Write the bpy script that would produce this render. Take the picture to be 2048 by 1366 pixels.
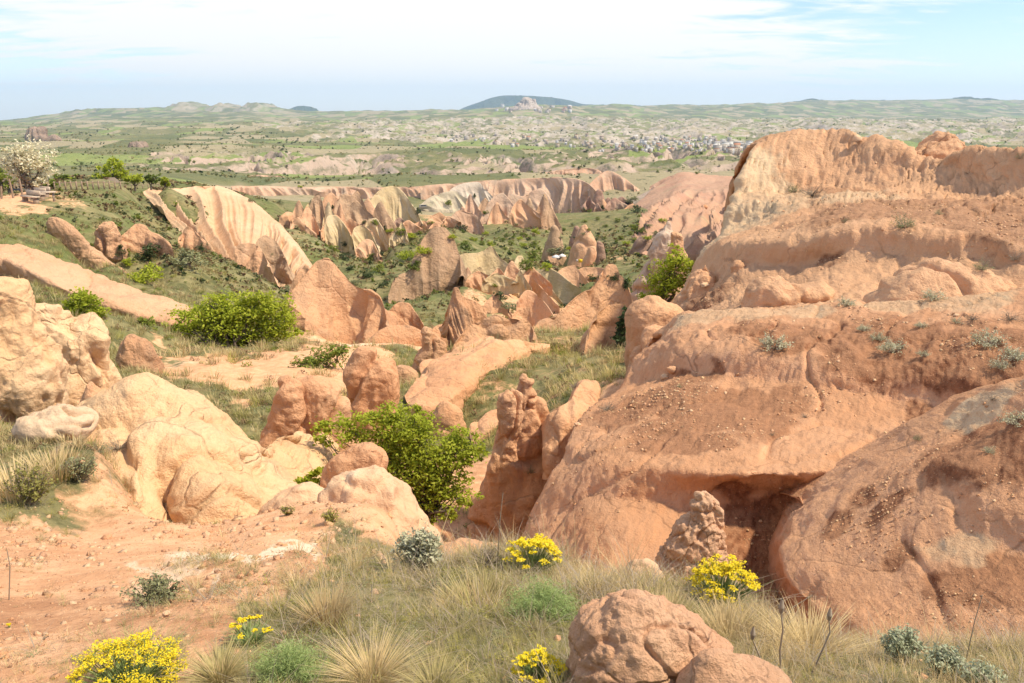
import bpy, math, random
import numpy as np
from mathutils import Vector
random.seed(7); np.random.seed(7)
S = bpy.context.scene
C = S.collection
for o in list(bpy.data.objects): bpy.data.objects.remove(o)

# ------------------------------------------------------------------ camera, sky, sun, exposure
F = 1607.0                       # focal length in pixels of a 2048 wide frame
EYE = 1.7
PITCH = math.atan((683 - 225) / F)
cam_d = bpy.data.cameras.new('camera'); cam = bpy.data.objects.new('camera', cam_d); C.objects.link(cam)
cam.location = (0, 0, EYE); cam.rotation_euler = (math.pi/2 - PITCH, 0, 0)
cam_d.sensor_width = 36; cam_d.lens = F / 2048 * 36; cam_d.clip_start = 0.05; cam_d.clip_end = 60000
S.camera = cam
SUN_EL, SUN_AZ = 54.0, 101.0      # azimuth measured clockwise from the view direction (+Y)
w = bpy.data.worlds.new('World'); S.world = w; w.use_nodes = True

S.view_settings.view_transform = 'Standard'; S.view_settings.look = 'None'
S.view_settings.gamma = 1; S.view_settings.use_curve_mapping = False
S.view_settings.exposure = 0.42
S.cycles.use_denoising = True
S.cycles.max_bounces = 6; S.cycles.diffuse_bounces = 3; S.cycles.transmission_bounces = 3; S.cycles.volume_bounces = 1
S.cycles.transparent_max_bounces = 6
S.cycles.use_adaptive_sampling = True

sd = bpy.data.lights.new('sun', 'SUN'); sd.energy = 4.6; sd.angle = math.radians(3.0); sd.color = (1.0, 0.88, 0.68)
sun = bpy.data.objects.new('sun', sd); C.objects.link(sun)
az, el = math.radians(SUN_AZ), math.radians(SUN_EL)
sdir = Vector((math.sin(az)*math.cos(el), math.cos(az)*math.cos(el), math.sin(el)))
sun.rotation_euler = sdir.to_track_quat('Z', 'Y').to_euler()

# ------------------------------------------------------------------ node helper
class NT:
    def __init__(s, tree):
        s.t = tree; s.n = tree.nodes; s.l = tree.links
    def node(s, kind, **kw):
        n = s.n.new(kind)
        for k, v in kw.items(): setattr(n, k, v)
        return n
    def put(s, sock, v):
        if v is None: return
        if hasattr(v, 'is_output') or isinstance(v, bpy.types.NodeSocket): s.l.new(v, sock)
        else:
            if hasattr(sock.default_value, '__len__') and not hasattr(v, '__len__'): v = (v,)*len(sock.default_value)
            if hasattr(sock.default_value, '__len__') and len(sock.default_value) == 4 and len(v) == 3: v = (*v, 1)
            sock.default_value = v
    def math(s, op, a, b=None, c=None, clamp=False):
        n = s.node('ShaderNodeMath', operation=op, use_clamp=clamp)
        s.put(n.inputs[0], a); s.put(n.inputs[1], b); s.put(n.inputs[2], c); return n.outputs[0]
    def vmath(s, op, a, b=None):
        n = s.node('ShaderNodeVectorMath', operation=op)
        s.put(n.inputs[0], a); s.put(n.inputs[1], b)
        return n.outputs['Value'] if op in ('DOT_PRODUCT', 'LENGTH') else n.outputs[0]
    def mix(s, f, a, b):
        n = s.node('ShaderNodeMix', data_type='RGBA'); s.put(n.inputs[0], f); s.put(n.inputs[6], a); s.put(n.inputs[7], b)
        return n.outputs[2]
    def noise(s, vec, scale, detail=5, rough=.55, dist=0.0, out=0):
        n = s.node('ShaderNodeTexNoise'); s.put(n.inputs['Vector'], vec)
        n.inputs['Scale'].default_value = scale; n.inputs['Detail'].default_value = detail
        n.inputs['Roughness'].default_value = rough; n.inputs['Distortion'].default_value = dist
        return n.outputs[out]
    def voro(s, vec, scale, feature='F1', out='Distance', rand=1.0):
        n = s.node('ShaderNodeTexVoronoi', feature=feature); s.put(n.inputs['Vector'], vec)
        n.inputs['Scale'].default_value = scale; n.inputs['Randomness'].default_value = rand
        return n.outputs[out]
    def ss(s, v, lo, hi, a=0.0, b=1.0):
        n = s.node('ShaderNodeMapRange', interpolation_type='SMOOTHSTEP')
        s.put(n.inputs[0], v); s.put(n.inputs[1], lo); s.put(n.inputs[2], hi); s.put(n.inputs[3], a); s.put(n.inputs[4], b)
        return n.outputs[0]
    def scalev(s, vec, xyz):
        return s.vmath('MULTIPLY', vec, xyz)
    def sep(s, v):
        n = s.node('ShaderNodeSeparateXYZ'); s.put(n.inputs[0], v); return n.outputs
    def attr(s, name):
        n = s.node('ShaderNodeAttribute', attribute_name=name); return n.outputs['Fac']

# world: nishita sky, thin bright cloud deck
t = NT(w.node_tree)
for n in list(t.n): t.n.remove(n)
out = t.node('ShaderNodeOutputWorld'); bg = t.node('ShaderNodeBackground'); bg.inputs[1].default_value = 0.125
sky = t.node('ShaderNodeTexSky', sky_type='NISHITA', sun_disc=False, sun_elevation=el, sun_rotation=az,
             altitude=1000, air_density=1.0, dust_density=0.6, ozone_density=2.0)
tc = t.node('ShaderNodeTexCoord')
d = t.vmath('NORMALIZE', tc.outputs['Generated'])
dx, dy, dz = t.sep(d)[0:3]
hz = t.math('ADD', t.math('MAXIMUM', dz, 0.0), 0.10)
comb = t.node('ShaderNodeCombineXYZ')
t.put(comb.inputs[0], t.math('DIVIDE', dx, hz)); t.put(comb.inputs[1], t.math('DIVIDE', dy, hz)); comb.inputs[2].default_value = 3.7
cv = comb.outputs[0]
n1 = t.noise(t.scalev(cv, (0.42, 0.62, 1)), 1.0, 7, .62, .6)
n2 = t.noise(t.scalev(cv, (1.2, 2.4, 1)), 1.0, 6, .6, 1.0)
# thicker cloud in the middle and left of the view, thinning to the right
azv = t.math('ARCTAN2', dx, dy)
g = t.math('MULTIPLY', t.math('SUBTRACT', azv, -0.10), 1/0.42)
bias = t.math('POWER', 2.718, t.math('MULTIPLY', t.math('MULTIPLY', g, g), -1.0))
m = t.math('ADD', t.math('ADD', t.math('MULTIPLY', n1, 1.0), t.math('MULTIPLY', n2, 0.75)), t.math('MULTIPLY', bias, 0.24))
m = t.math('SUBTRACT', m, t.math('MULTIPLY', t.ss(azv, .12, .62), .20)); m = t.math('SUBTRACT', m, t.math('MULTIPLY', t.ss(azv, -.25, -.5), .06))
cm = t.ss(m, 0.72, 0.98)
low = t.ss(dz, 0.0, 0.06, 0.0, 1.0)
veil = t.ss(dz, -0.02, 0.12, 0.38, 0.0)
cmask = t.math('MAXIMUM', t.math('MULTIPLY', cm, t.math('ADD', t.math('MULTIPLY', low, .6), .4)), veil)
skyc = t.mix(1.0, sky.outputs[0], sky.outputs[0])
hs = t.node('ShaderNodeHueSaturation'); hs.inputs['Saturation'].default_value = .95; hs.inputs["Value"].default_value = 1.15
tint = t.node('ShaderNodeMix', data_type='RGBA', blend_type='MULTIPLY'); tint.inputs[0].default_value = 1; t.put(tint.inputs[6], sky.outputs[0]); t.put(tint.inputs[7], (.88, .93, 1.12)); t.put(hs.inputs['Color'], tint.outputs[2])
col = t.mix(cmask, hs.outputs[0], (6.9, 6.85, 6.7))
t.put(bg.inputs[0], col); t.l.new(bg.outputs[0], out.inputs[0])

# ------------------------------------------------------------------ numpy noise
def _perm(seed):
    r = np.random.RandomState(seed); p = r.permutation(256); return np.concatenate([p, p, p])
_P = [_perm(i) for i in range(4)]
_G3 = np.random.RandomState(3).normal(size=(256, 3)); _G3 /= np.linalg.norm(_G3, axis=1)[:, None]
def perlin(p):
    """p (n,2) or (n,3) -> about -1..1"""
    p = np.asarray(p, float)
    if p.shape[1] == 2: 
        i = np.floor(p).astype(np.int64); f = p - i; i &= 255
        u = f*f*f*(f*(f*6-15)+10); P0 = _P[0]; r = 0
        for ax in (0, 1):
            wx = u[:, 0] if ax else 1-u[:, 0]
            for ay in (0, 1):
                wy = u[:, 1] if ay else 1-u[:, 1]
                h = P0[P0[(i[:, 0]+ax) & 255] + ((i[:, 1]+ay) & 255)]
                g = _G3[h]; r = r + wx*wy*(g[:, 0]*(f[:, 0]-ax)+g[:, 1]*(f[:, 1]-ay))
        return r*1.8
    i = np.floor(p).astype(np.int64); f = p - i; i &= 255
    u = f*f*f*(f*(f*6-15)+10); P0 = _P[0]; r = 0
    for ax in (0, 1):
        wx = u[:, 0] if ax else 1-u[:, 0]
        hx = P0[(i[:, 0]+ax) & 255]
        for ay in (0, 1):
            wy = wx*(u[:, 1] if ay else 1-u[:, 1])
            hy = P0[hx + ((i[:, 1]+ay) & 255)]
            for azz in (0, 1):
                wz = wy*(u[:, 2] if azz else 1-u[:, 2])
                g = _G3[P0[hy + ((i[:, 2]+azz) & 255)]]
                r = r + wz*(g[:, 0]*(f[:, 0]-ax)+g[:, 1]*(f[:, 1]-ay)+g[:, 2]*(f[:, 2]-azz))
    return r*1.6
def fbm(p, sc, octv=4, gain=.5, off=0.0):
    p = np.asarray(p)*sc + off; a, r = 1.0, 0
    for k in range(octv):
        r = r + a*perlin(p + 17.3*k); a *= gain; p = p*2.03
    return r
def ridged(p, sc, octv=3, gain=.5, off=0.0):
    p = np.asarray(p)*sc + off; a, r = 1.0, 0
    for k in range(octv):
        r = r + a*(1-2*np.abs(perlin(p + 9.1*k))); a *= gain; p = p*2.1
    return r
def crease(p, sc, width=.08, off=0.0):
    return -np.exp(-(perlin(np.asarray(p)*sc+off)/width)**2)
def sstep(x, a, b):
    u = np.clip((x-a)/(b-a), 0, 1); return u*u*(3-2*u)

# ------------------------------------------------------------------ picture point + distance -> place in the world
cp, sp = math.cos(PITCH), math.sin(PITCH)
def PW(px, py, Y):
    px, py, Y = np.asarray(px, float), np.asarray(py, float), np.asarray(Y, float)
    a = (px-1024)/F; b = -(py-683)/F
    vy = cp + b*sp; vz = -sp + b*cp
    return np.stack([a/vy*Y, Y+0*a, EYE + vz/vy*Y], -1)
def tanz(py): 
    b = -(np.asarray(py, float)-683)/F
    return (-sp + b*cp)/(cp + b*sp)
def sidex(px, py):
    b = -(np.asarray(py, float)-683)/F
    return (np.asarray(px, float)-1024)/F/(cp + b*sp)

# ------------------------------------------------------------------ mesh helpers
def tagset(o, label=None, cat=None, group=None, kind=None):
    if label: o['label'] = label
    if cat: o['category'] = cat
    if group: o['group'] = group
    if kind: o['kind'] = kind
    return o
def mesh_np(name, V, faces, mat=None, smooth=True, attrs=None):
    """faces: (n,4) or (n,3) int array, or list of such"""
    if not isinstance(faces, list): faces = [faces]
    me = bpy.data.meshes.new(name); V = np.asarray(V, np.float32)
    me.vertices.add(len(V)); me.vertices.foreach_set('co', V.ravel())
    nl = sum(f.size for f in faces); nf = sum(len(f) for f in faces)
    me.loops.add(nl); me.loops.foreach_set('vertex_index', np.concatenate([f.ravel() for f in faces]).astype(np.int32))
    st, k = [], 0
    for f in faces: st.append(k + np.arange(len(f))*f.shape[1]); k += f.size
    me.polygons.add(nf); me.polygons.foreach_set('loop_start', np.concatenate(st).astype(np.int32))
    me.update(calc_edges=True)
    if smooth: me.polygons.foreach_set('use_smooth', np.ones(nf, bool))
    for k, v in (attrs or {}).items():
        a = me.attributes.new(k, 'FLOAT', 'POINT'); a.data.foreach_set('value', np.asarray(v, np.float32).ravel())
    if mat: me.materials.append(mat)
    return me
def grid_faces(nv, nu, wrap=False):
    idx = np.arange(nv*nu).reshape(nv, nu)
    if wrap: idx = np.concatenate([idx, idx[:, :1]], 1)
    return np.stack([idx[:-1, :-1], idx[:-1, 1:], idx[1:, 1:], idx[1:, :-1]], -1).reshape(-1, 4)
def obj(name, me, parent=None, loc=None):
    o = bpy.data.objects.new(name, me); C.objects.link(o)
    if parent is not None: o.parent = parent
    if loc is not None: o.location = loc
    return o
def obj_based(name, V, faces, mat, **kw):
    V = np.asarray(V, float); b = np.array([V[:, 0].mean(), V[:, 1].mean(), V[:, 2].min()])
    return obj(name, mesh_np(name, V-b, faces, mat, **kw), None, b)
def pchip(x, y, xi):
    """monotone cubic; y (k,...) along axis 0"""
    x = np.asarray(x, float); y = np.asarray(y, float); h = np.diff(x); sh = (len(h),)+(1,)*(y.ndim-1)
    dl = np.diff(y, axis=0)/h.reshape(sh); m = np.zeros_like(y)
    if len(x) > 2:
        w1 = (2*h[1:]+h[:-1]).reshape((-1,)+sh[1:]); w2 = (h[1:]+2*h[:-1]).reshape((-1,)+sh[1:])
        ok = dl[1:]*dl[:-1] > 0
        with np.errstate(divide='ignore', invalid='ignore'):
            mm = (w1+w2)/(w1/dl[:-1]+w2/dl[1:])
        m[1:-1] = np.where(ok, mm, 0)
    m[0] = dl[0]; m[-1] = dl[-1]
    xi = np.asarray(xi, float); i = np.clip(np.searchsorted(x, xi)-1, 0, len(x)-2)
    u = (xi-x[i])/h[i]; us = u.reshape((-1,)+(1,)*(y.ndim-1)); hs = h[i].reshape(us.shape)
    return ((1+2*us)*(1-us)**2*y[i] + us*(1-us)**2*hs*m[i] + us*us*(3-2*us)*y[i+1] + us*us*(us-1)*hs*m[i+1])
def resample(line, nu, sharp=False):
    L = np.asarray(line, float).copy(); L[:, 2] = np.log(L[:, 2])
    s = np.concatenate([[0], np.cumsum(np.hypot(*np.diff(L[:, :2], axis=0).T)+1e-6)])
    s /= s[-1]; u = np.linspace(0, 1, nu)
    R = pchip(s, L, u) if not sharp else np.stack([np.interp(u, s, L[:, k]) for k in range(3)], -1)
    R[:, 2] = np.exp(R[:, 2]); return R
def gnormals(G):
    du = np.gradient(G, axis=1); dv = np.gradient(G, axis=0)
    n = np.cross(du, dv); return n/(np.linalg.norm(n, axis=2, keepdims=True)+1e-9)
def apply_disp(G, disp, toward=None, fade=None):
    n = gnormals(G)
    if toward is None: toward = np.array([0, 0, EYE+40.0])
    c = G.reshape(-1, 3).mean(0); v = np.asarray(toward)-c
    if (n*v).sum(-1).mean() < 0: n = -n
    nv, nu = G.shape[:2]
    U, V = np.meshgrid(np.linspace(0, 1, nu), np.linspace(0, 1, nv))
    h = disp(G.reshape(-1, 3), U.ravel(), V.ravel()).reshape(nv, nu)
    if fade is not None: h = h*fade
    return G + n*h[..., None]
def smooth_v(G, k=1):
    for _ in range(k): G[1:-1] = G[1:-1]*.5+(G[:-2]+G[2:])*.25
    return G
def pick(o, px, py):
    d_ = Vector(PW(px, py, 1.0)) - Vector((0, 0, EYE)); d_.normalize()
    r = o.ray_cast(Vector((0, 0, EYE)) - o.location, d_)
    return (r[1] + o.location) if r[0] else None
def fitY(px, py, Y, f=.985):
    h = pick(ground, float(px), float(py))
    return min(Y, h.y*f) if h else Y
def loft(name, lines, nu, nv, mat, disp, kind='structure', wrap=True, drop=6.0, back=None, attrs=None, fit=0, **tags):
    """a landform surface carried by break lines, crest first; each line = [(px,py,dist)...]"""
    R = np.stack([resample(L, nu) for L in lines])
    if False:
        for i in range(R.shape[0]):
            y_ = np.array([fitY(R[i, j, 0], R[i, j, 1], R[i, j, 2], fit) for j in range(0, nu, 3)])
            R[i, :, 2] = np.interp(np.arange(nu), np.arange(0, nu, 3), y_)
    W = PW(R[..., 0], R[..., 1], R[..., 2])
    # hidden back of the landform behind the crest, and skirts
    c0 = W[0].copy(); b1 = c0 + np.array([0, 1, 0])*(back or drop*.6)*.4; b1[:, 2] -= drop*.10
    b2 = c0 + np.array([0, 1, 0])*(back or drop*.6); b2[:, 2] -= drop
    W = np.concatenate([[b2, b1], W]); 
    e = W[-1].copy(); e[:, 2] -= drop*.7; e[:, 1] += .3; W = np.concatenate([W, [e]])
    if wrap:
        f = W[:, 0].copy(); hor = np.array([.25, 1, 0]); k1 = f + hor*drop*.25; k1[:, 2] -= drop*.1; k2 = f + hor*drop*.8; k2[:, 2] -= drop*.8
        W = np.concatenate([k2[:, None], k1[:, None], W], 1)
    seg = np.linalg.norm(np.diff(W, axis=0), axis=2).mean(1)/W[1:, :, 1].mean(1)
    s = np.concatenate([[0], np.cumsum(seg)]); s /= s[-1]
    G = pchip(s, W, np.linspace(0, 1, nv))
    if wrap:  # even out the columns again
        x = np.concatenate([[0, .03, .06], .06+.94*np.linspace(0, 1, nu)[1:]]); G = np.swapaxes(pchip(x, np.swapaxes(G, 0, 1), np.linspace(0, 1, nu)), 0, 1)
    G = apply_disp(G, disp)
    nv_, nu_ = G.shape[:2]; V = G.reshape(-1, 3)
    at = {k: fn(V) for k, fn in (attrs or {}).items()}
    o = obj_based(name, V, grid_faces(nv_, nu_), mat, attrs=at)
    return tagset(o, kind=kind, **tags)
def ridge(name, crest, base, mat, p=1.1, nu=120, nv=46, flute=0.0, ff=1.0, slant=0.0, bump=0.0, bsc=1.0, backw=.8, depth=2.0, round_=2, seed=0, kind=None, **tags):
    """a fin or wall of rock: crest line over base line, back side mirrored"""
    if mat is M_near and crest[0][2] > 24: mat = M_mid
    Cc = resample(crest, nu); B = resample(base, nu)
    Cw = PW(*Cc.T); Bw = PW(*B.T)
    ext = np.linalg.norm(Cw.max(0)-Cw.min(0))
    hv = Bw-Cw; hv[:, 2] = 0
    hl = np.linalg.norm(hv, axis=1, keepdims=True); hmin = ext*.02
    t_ = np.linspace(-.35, 1, nv)
    rows = []
    for a in t_:
        if a < 0: r = Bw + hv*(-a)*.35; r[:, 2] = Bw[:, 2] + a*depth*2
        else:
            f = a**p; r = Bw + (Cw-Bw)*a; r[:, 2] = Bw[:, 2] + (Cw[:, 2]-Bw[:, 2])*f
        rows.append(r)
    bk = -hv*backw; bk[:, 1] = np.maximum(bk[:, 1], hmin)
    for a in np.linspace(1, -.35, int(nv*.6))[1:]:
        f = max(a, 0)**p if a > 0 else a*.5
        r = Cw + bk*(1-a); r[:, 2] = Bw[:, 2] + (Cw[:, 2]-Bw[:, 2])*f
        if a < 0: r[:, 2] -= 0
        rows.append(r)
    G = np.stack(rows); smooth_v(G, round_)
    arc = np.concatenate([[0], np.cumsum(np.linalg.norm(np.diff(Cw, axis=0), axis=1))])
    def disp(P_, U, V):
        s = np.interp(U, np.linspace(0, 1, nu), arc); h = 0
        q = np.abs(V*len(rows)-nv)/nv                       # 0 at the crest
        ends = sstep(U, 0, .06)*(1-sstep(U, .94, 1))
        if flute:
            env = sstep(q, 0.03, .35)
            x = s*ff + slant*q*arc[-1]*ff + .7*fbm(P_, ff*.35, 2, off=seed)
            z0 = np.zeros_like(x)+seed*1.7
            rl = perlin(np.stack([x, z0+q*.4], -1)); rl2 = perlin(np.stack([x*2.7+5, z0+q*.6], -1))
            h = h - flute*env*ends*(1.3*np.abs(rl)**.7+.5*np.abs(rl2)**.7-.5)
        if bump: h = h + (ends*.8+.2)*(.35+.65*sstep(q, .0, .25))*bump*fbm(P_, bsc, 5, .5, off=seed*3.3) + bump*.5*crease(P_, bsc*.8, .07, off=seed)
        return h
    G = apply_disp(G, disp)
    o = obj_based(name, G.reshape(-1, 3), grid_faces(*G.shape[:2]), mat)
    return tagset(o, kind=kind, **tags)
def spire(name, levels, Y, mat, ratio=.8, nseg=72, nlev=64, bump=.1, bsc=1.0, exp=2.2, seed=0, back=0.0, vert=1.0, cr=.5, flute=0.0, nf=9, kind=None, down=.3, fit=False, rg=.3, **tags):
    """a free standing rock: levels (py, x left, x right[, distance offset]) from top to foot"""
    if mat is M_near and Y > 24: mat = M_mid
    L = [(*l, 0) if len(l) == 3 else l for l in levels]; L = np.array(L, float)
    mid = (L[0, 1]+L[0, 2])/2; hw = (L[0, 2]-L[0, 1])/2
    top = np.array([[L[0, 0]-hw*.45, mid-hw*.05, mid+hw*.05, L[0, 3]], [L[0, 0]-hw*.3, mid-hw*.6, mid+hw*.6, L[0, 3]]])
    L = np.concatenate([top, L]); e = L[-1].copy(); e[0] += (L[-1, 0]-L[0, 0])*down; L = np.concatenate([L, [e]])
    s = np.concatenate([[0], np.cumsum(np.abs(np.diff(L[:, 0]))+np.abs(np.diff(L[:, 1]))*.5+np.abs(np.diff(L[:, 2]))*.5+1e-3)]); s /= s[-1]
    R = pchip(s, L, np.linspace(0, 1, nlev))
    if fit:
        i_ = len(levels)-1; wb = (levels[i_][2]-levels[i_][1])/2/F*Y*ratio; h_ = pick(ground, (levels[i_][1]+levels[i_][2])/2, levels[i_][0])
        if h_: Y = min(Y, h_.y + wb)
    A = PW(R[:, 1], R[:, 0], Y); B = PW(R[:, 2], R[:, 0], Y)
    cx = (A[:, 0]+B[:, 0])/2; r = (B[:, 0]-A[:, 0])/2; z = A[:, 2]
    th = np.linspace(0, 2*np.pi, nseg, endpoint=False)
    ct, st_ = np.cos(th), np.sin(th)
    k = (np.abs(ct)**exp+np.abs(st_)**exp)**(-1/exp)
    X = cx[:, None] + r[:, None]*(ct*k)[None]; Yy = Y + R[:, 3][:, None] + back*(z[0]-z)[:, None]*0 + r[:, None]*ratio*(st_*k)[None]
    G = np.stack([X, Yy, np.repeat(z[:, None], nseg, 1)], -1)
    n = np.stack([np.broadcast_to(ct/1, X.shape), np.broadcast_to(st_/ratio, X.shape), np.zeros_like(X)], -1)
    n = n/np.linalg.norm(n, axis=2, keepdims=True)
    dr = np.gradient(r)/(np.abs(np.gradient(z))+1e-6); n[..., 2] = np.clip(dr, -1, 3)[:, None]; n /= np.linalg.norm(n, axis=2, keepdims=True)
    Pf = G.reshape(-1, 3)*np.array([1, 1, vert])
    h = bump*(.8*fbm(Pf, bsc, 6, .55, off=seed*5.1) + rg*ridged(Pf*np.array([1, 1, .5]), bsc*2.6, 3, .5, off=seed)) + cr*bump*crease(Pf, bsc*.9, .08, off=seed*2.2)
    if flute:
        q = np.repeat(th[None], nlev, 0).ravel(); 
        h = h + flute*ridged(np.stack([np.cos(q)*nf/3+seed, np.sin(q)*nf/3, G[..., 2].ravel()*.04*bsc], -1), 1.0, 2)*np.repeat(sstep(np.linspace(0, 1, nlev), .05, .4), nseg)
    G = G + n*h.reshape(nlev, nseg)[..., None]*np.minimum(1, r/(r.max()*.25))[:, None, None]
    V = np.concatenate([G.reshape(-1, 3), [G[0].mean(0)]])
    f1 = grid_faces(nlev, nseg, True)[:, ::-1]; k = len(V)-1; a = np.arange(nseg)
    f2 = np.stack([np.full(nseg, k), a, (a+1) % nseg], -1)
    o = obj_based(name, V, [f1, f2], mat)
    return tagset(o, kind=kind, **tags)

# ------------------------------------------------------------------ materials
def new_mat(name):
    m = bpy.data.materials.new(name); m.use_nodes = True; t = NT(m.node_tree)
    for n in list(t.n): t.n.remove(n)
    o = t.node('ShaderNodeOutputMaterial'); b = t.node('ShaderNodeBsdfPrincipled'); t.l.new(b.outputs[0], o.inputs[0])
    b.inputs['Roughness'].default_value = .9; b.inputs['Specular IOR Level'].default_value = .15
    return m, t, b
def rock_mat(name, a, b_, c, patina=(.25, .19, .14), pam=.4, s=1.0, strata=0.0, bump=.035, pebble=.3, top=None, topam=.0, spots=.5, rough=.6, streak=0.0, scree=False, crack=0.0):
    """a,b_ main tones; c occasional patches; s = feature scale (1/m)"""
    m, t, b = new_mat(name)
    geo = t.node('ShaderNodeNewGeometry'); P_ = geo.outputs['Position']; N = geo.outputs['Normal']
    z = t.sep(P_)[2]
    n1 = t.noise(P_, .35*s, 8, .6, .3); n2 = t.noise(P_, 1.6*s, 8, .65); n3 = t.noise(P_, 8*s, 6, .7)
    col = t.mix(t.ss(t.math('ADD', t.math('MULTIPLY', n1, .6), t.math('MULTIPLY', n2, .4)), .40, .60), a, b_)
    if strata:
        zz = t.math('ADD', t.math('MULTIPLY', z, 1.7*s), t.math('MULTIPLY', n1, 2.0))
        cz = t.node('ShaderNodeCombineXYZ'); t.put(cz.inputs[2], zz)
        sn = t.noise(cz.outputs[0], 1.3, 4, .6)
        col = t.mix(t.math('MULTIPLY', t.ss(sn, .5, .66), strata), col, c)
    n4 = t.noise(t.scalev(P_, (1, 1, .6)), .55*s, 7, .62, .2)
    col = t.mix(t.ss(n4, .60, .72, 0, .75), col, c)
    n5 = t.noise(t.scalev(P_, (1.2, 1.2, .5)), .8*s, 9, .68, .4)
    col = t.mix(t.math('MULTIPLY', t.ss(n5, .50, .68), pam), col, patina)
    if streak:
        n7 = t.noise(t.scalev(P_, (1, 1, .12)), 3.0*s, 5, .6)
        col = t.mix(t.math('MULTIPLY', t.ss(n7, .5, .7), streak), col, patina)
    if scree:
        sa = t.attr('scree'); sk = t.ss(t.math('ADD', sa, t.math('MULTIPLY', t.math('SUBTRACT', n2, .5), 1.1)), .38, .62)
        scol = t.mix(t.ss(n3, .35, .65), (.17, .066, .032), (.27, .12, .062))
        col = t.mix(sk, col, scol)
        pa = t.attr('pale'); pk = t.ss(t.math('ADD', pa, t.math('MULTIPLY', t.math('SUBTRACT', n2, .5), .9)), .38, .62)
        col = t.mix(t.math('MULTIPLY', pk, .8), col, (.66, .52, .33))
    # fine mottling and grit
    col = t.mix(t.ss(n3, .30, .72, .0, .38), col, t.mix(.5, c, patina))
    vs = t.voro(P_, 28*s, out='Color'); vd = t.voro(P_, 28*s)
    grit = t.math('MULTIPLY', t.ss(vd, .34, .18), t.ss(t.sep(vs)[0], .55, .75))
    col = t.mix(t.math('MULTIPLY', grit, spots*.55), col, (min(a[0]*1.35, .8), min(a[1]*1.45, .75), min(a[2]*1.6, .65)))
    if top is not None:
        nz = t.sep(N)[2]
        mk = t.ss(t.math('ADD', nz, t.math('MULTIPLY', n2, .5)), .92, 1.15)
        col = t.mix(t.math('MULTIPLY', mk, topam), col, top)
    t.put(b.inputs['Base Color'], col)
    hb = t.math('ADD', t.math('MULTIPLY', t.noise(P_, 2.2*s, 9, .68), 1.0), t.math('MULTIPLY', t.noise(P_, 11*s, 5, .7), .35))
    cr = t.voro(t.vmath('ADD', P_, t.scalev(t.noise(P_, 1.5*s, 3, .5, out=1), (.5/s, .5/s, .5/s))), .9*s, 'DISTANCE_TO_EDGE')
    if crack:
        ck = t.math('MULTIPLY', t.ss(cr, .016, .003), t.ss(n2, .45, .6)); col = t.mix(t.math('MULTIPLY', ck, crack), col, tuple(x*.45 for x in patina)); t.put(b.inputs['Base Color'], col)
    hb = t.math('ADD', hb, t.math('MULTIPLY', t.ss(cr, 0.0, .03), .12*rough))
    hb = t.math('ADD', hb, t.math('MULTIPLY', t.math('MULTIPLY', grit, pebble), .12))
    bp = t.node('ShaderNodeBump'); bp.inputs['Strength'].default_value = .9; bp.inputs['Distance'].default_value = bump/s*2
    t.put(bp.inputs['Height'], hb); t.l.new(bp.outputs[0], b.inputs['Normal'])
    return m
ORANGE = (.52, .27, .145); PINK = (.56, .33, .21); CREAM = (.68, .50, .31); RED = (.33, .125, .06); PALE = (.62, .52, .40)
M_bank = rock_mat('red_clay', (.60, .315, .165), (.69, .40, .235), (.52, .235, .105), (.44, .225, .115), .5, s=1.2, strata=.25, bump=.05, top=(.40, .215, .115), topam=.5, scree=True, crack=.5)
M_mesa = rock_mat('mesa_clay', (.60, .325, .175), (.67, .40, .23), (.70, .45, .245), (.44, .24, .125), .45, s=.6, strata=.3, bump=.05, top=(.44, .26, .15), topam=.5, scree=True, crack=.4)
M_cream = rock_mat('cream_tuff', (.78, .49, .255), (.82, .57, .33), (.70, .37, .18), (.48, .30, .17), .5, s=1.2, bump=.08, rough=1.4, crack=.5)
M_near = rock_mat('salmon_tuff', (.66, .345, .18), (.73, .43, .24), (.62, .285, .135), (.42, .25, .14), .55, s=.8, bump=.065, streak=.3, crack=.4)
M_mid = rock_mat('weathered_tuff', (.64, .345, .18), (.72, .43, .24), (.66, .31, .155), (.42, .265, .16), .85, s=.35, bump=.10, streak=.55, crack=.3)
M_pink = rock_mat('pink_tuff', (.62, .335, .18), (.69, .41, .24), (.68, .46, .28), (.40, .26, .16), .65, s=.25, bump=.06, streak=.3)
M_grey = rock_mat('lichened_tuff', (.47, .29, .17), (.55, .37, .225), (.50, .31, .17), (.28, .20, .13), .95, s=.22, bump=.08, streak=.5)
M_olive = rock_mat('ochre_tuff', (.56, .42, .22), (.62, .48, .29), (.60, .37, .21), (.36, .29, .17), .5, s=.2, bump=.05, streak=.4)
M_red = rock_mat('dark_red_tuff', (.36, .20, .14), (.44, .27, .19), (.46, .38, .24), (.26, .19, .14), .5, s=.12, bump=.05, streak=.3)
M_farpink = rock_mat('canyon_tuff', (.56, .325, .20), (.62, .41, .275), (.66, .50, .35), (.30, .24, .175), .6, s=.06, bump=.04, streak=.7)
M_boulder = rock_mat('crumbling_clay', (.68, .385, .225), (.74, .46, .28), (.56, .28, .15), (.48, .28, .165), .5, s=4.0, bump=.12, rough=2.0, crack=.5)
M_soilrock = rock_mat('bare_soil', (.66, .40, .23), (.70, .47, .28), (.78, .62, .42), (.48, .27, .15), .5, s=2.0, bump=.05)

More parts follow.
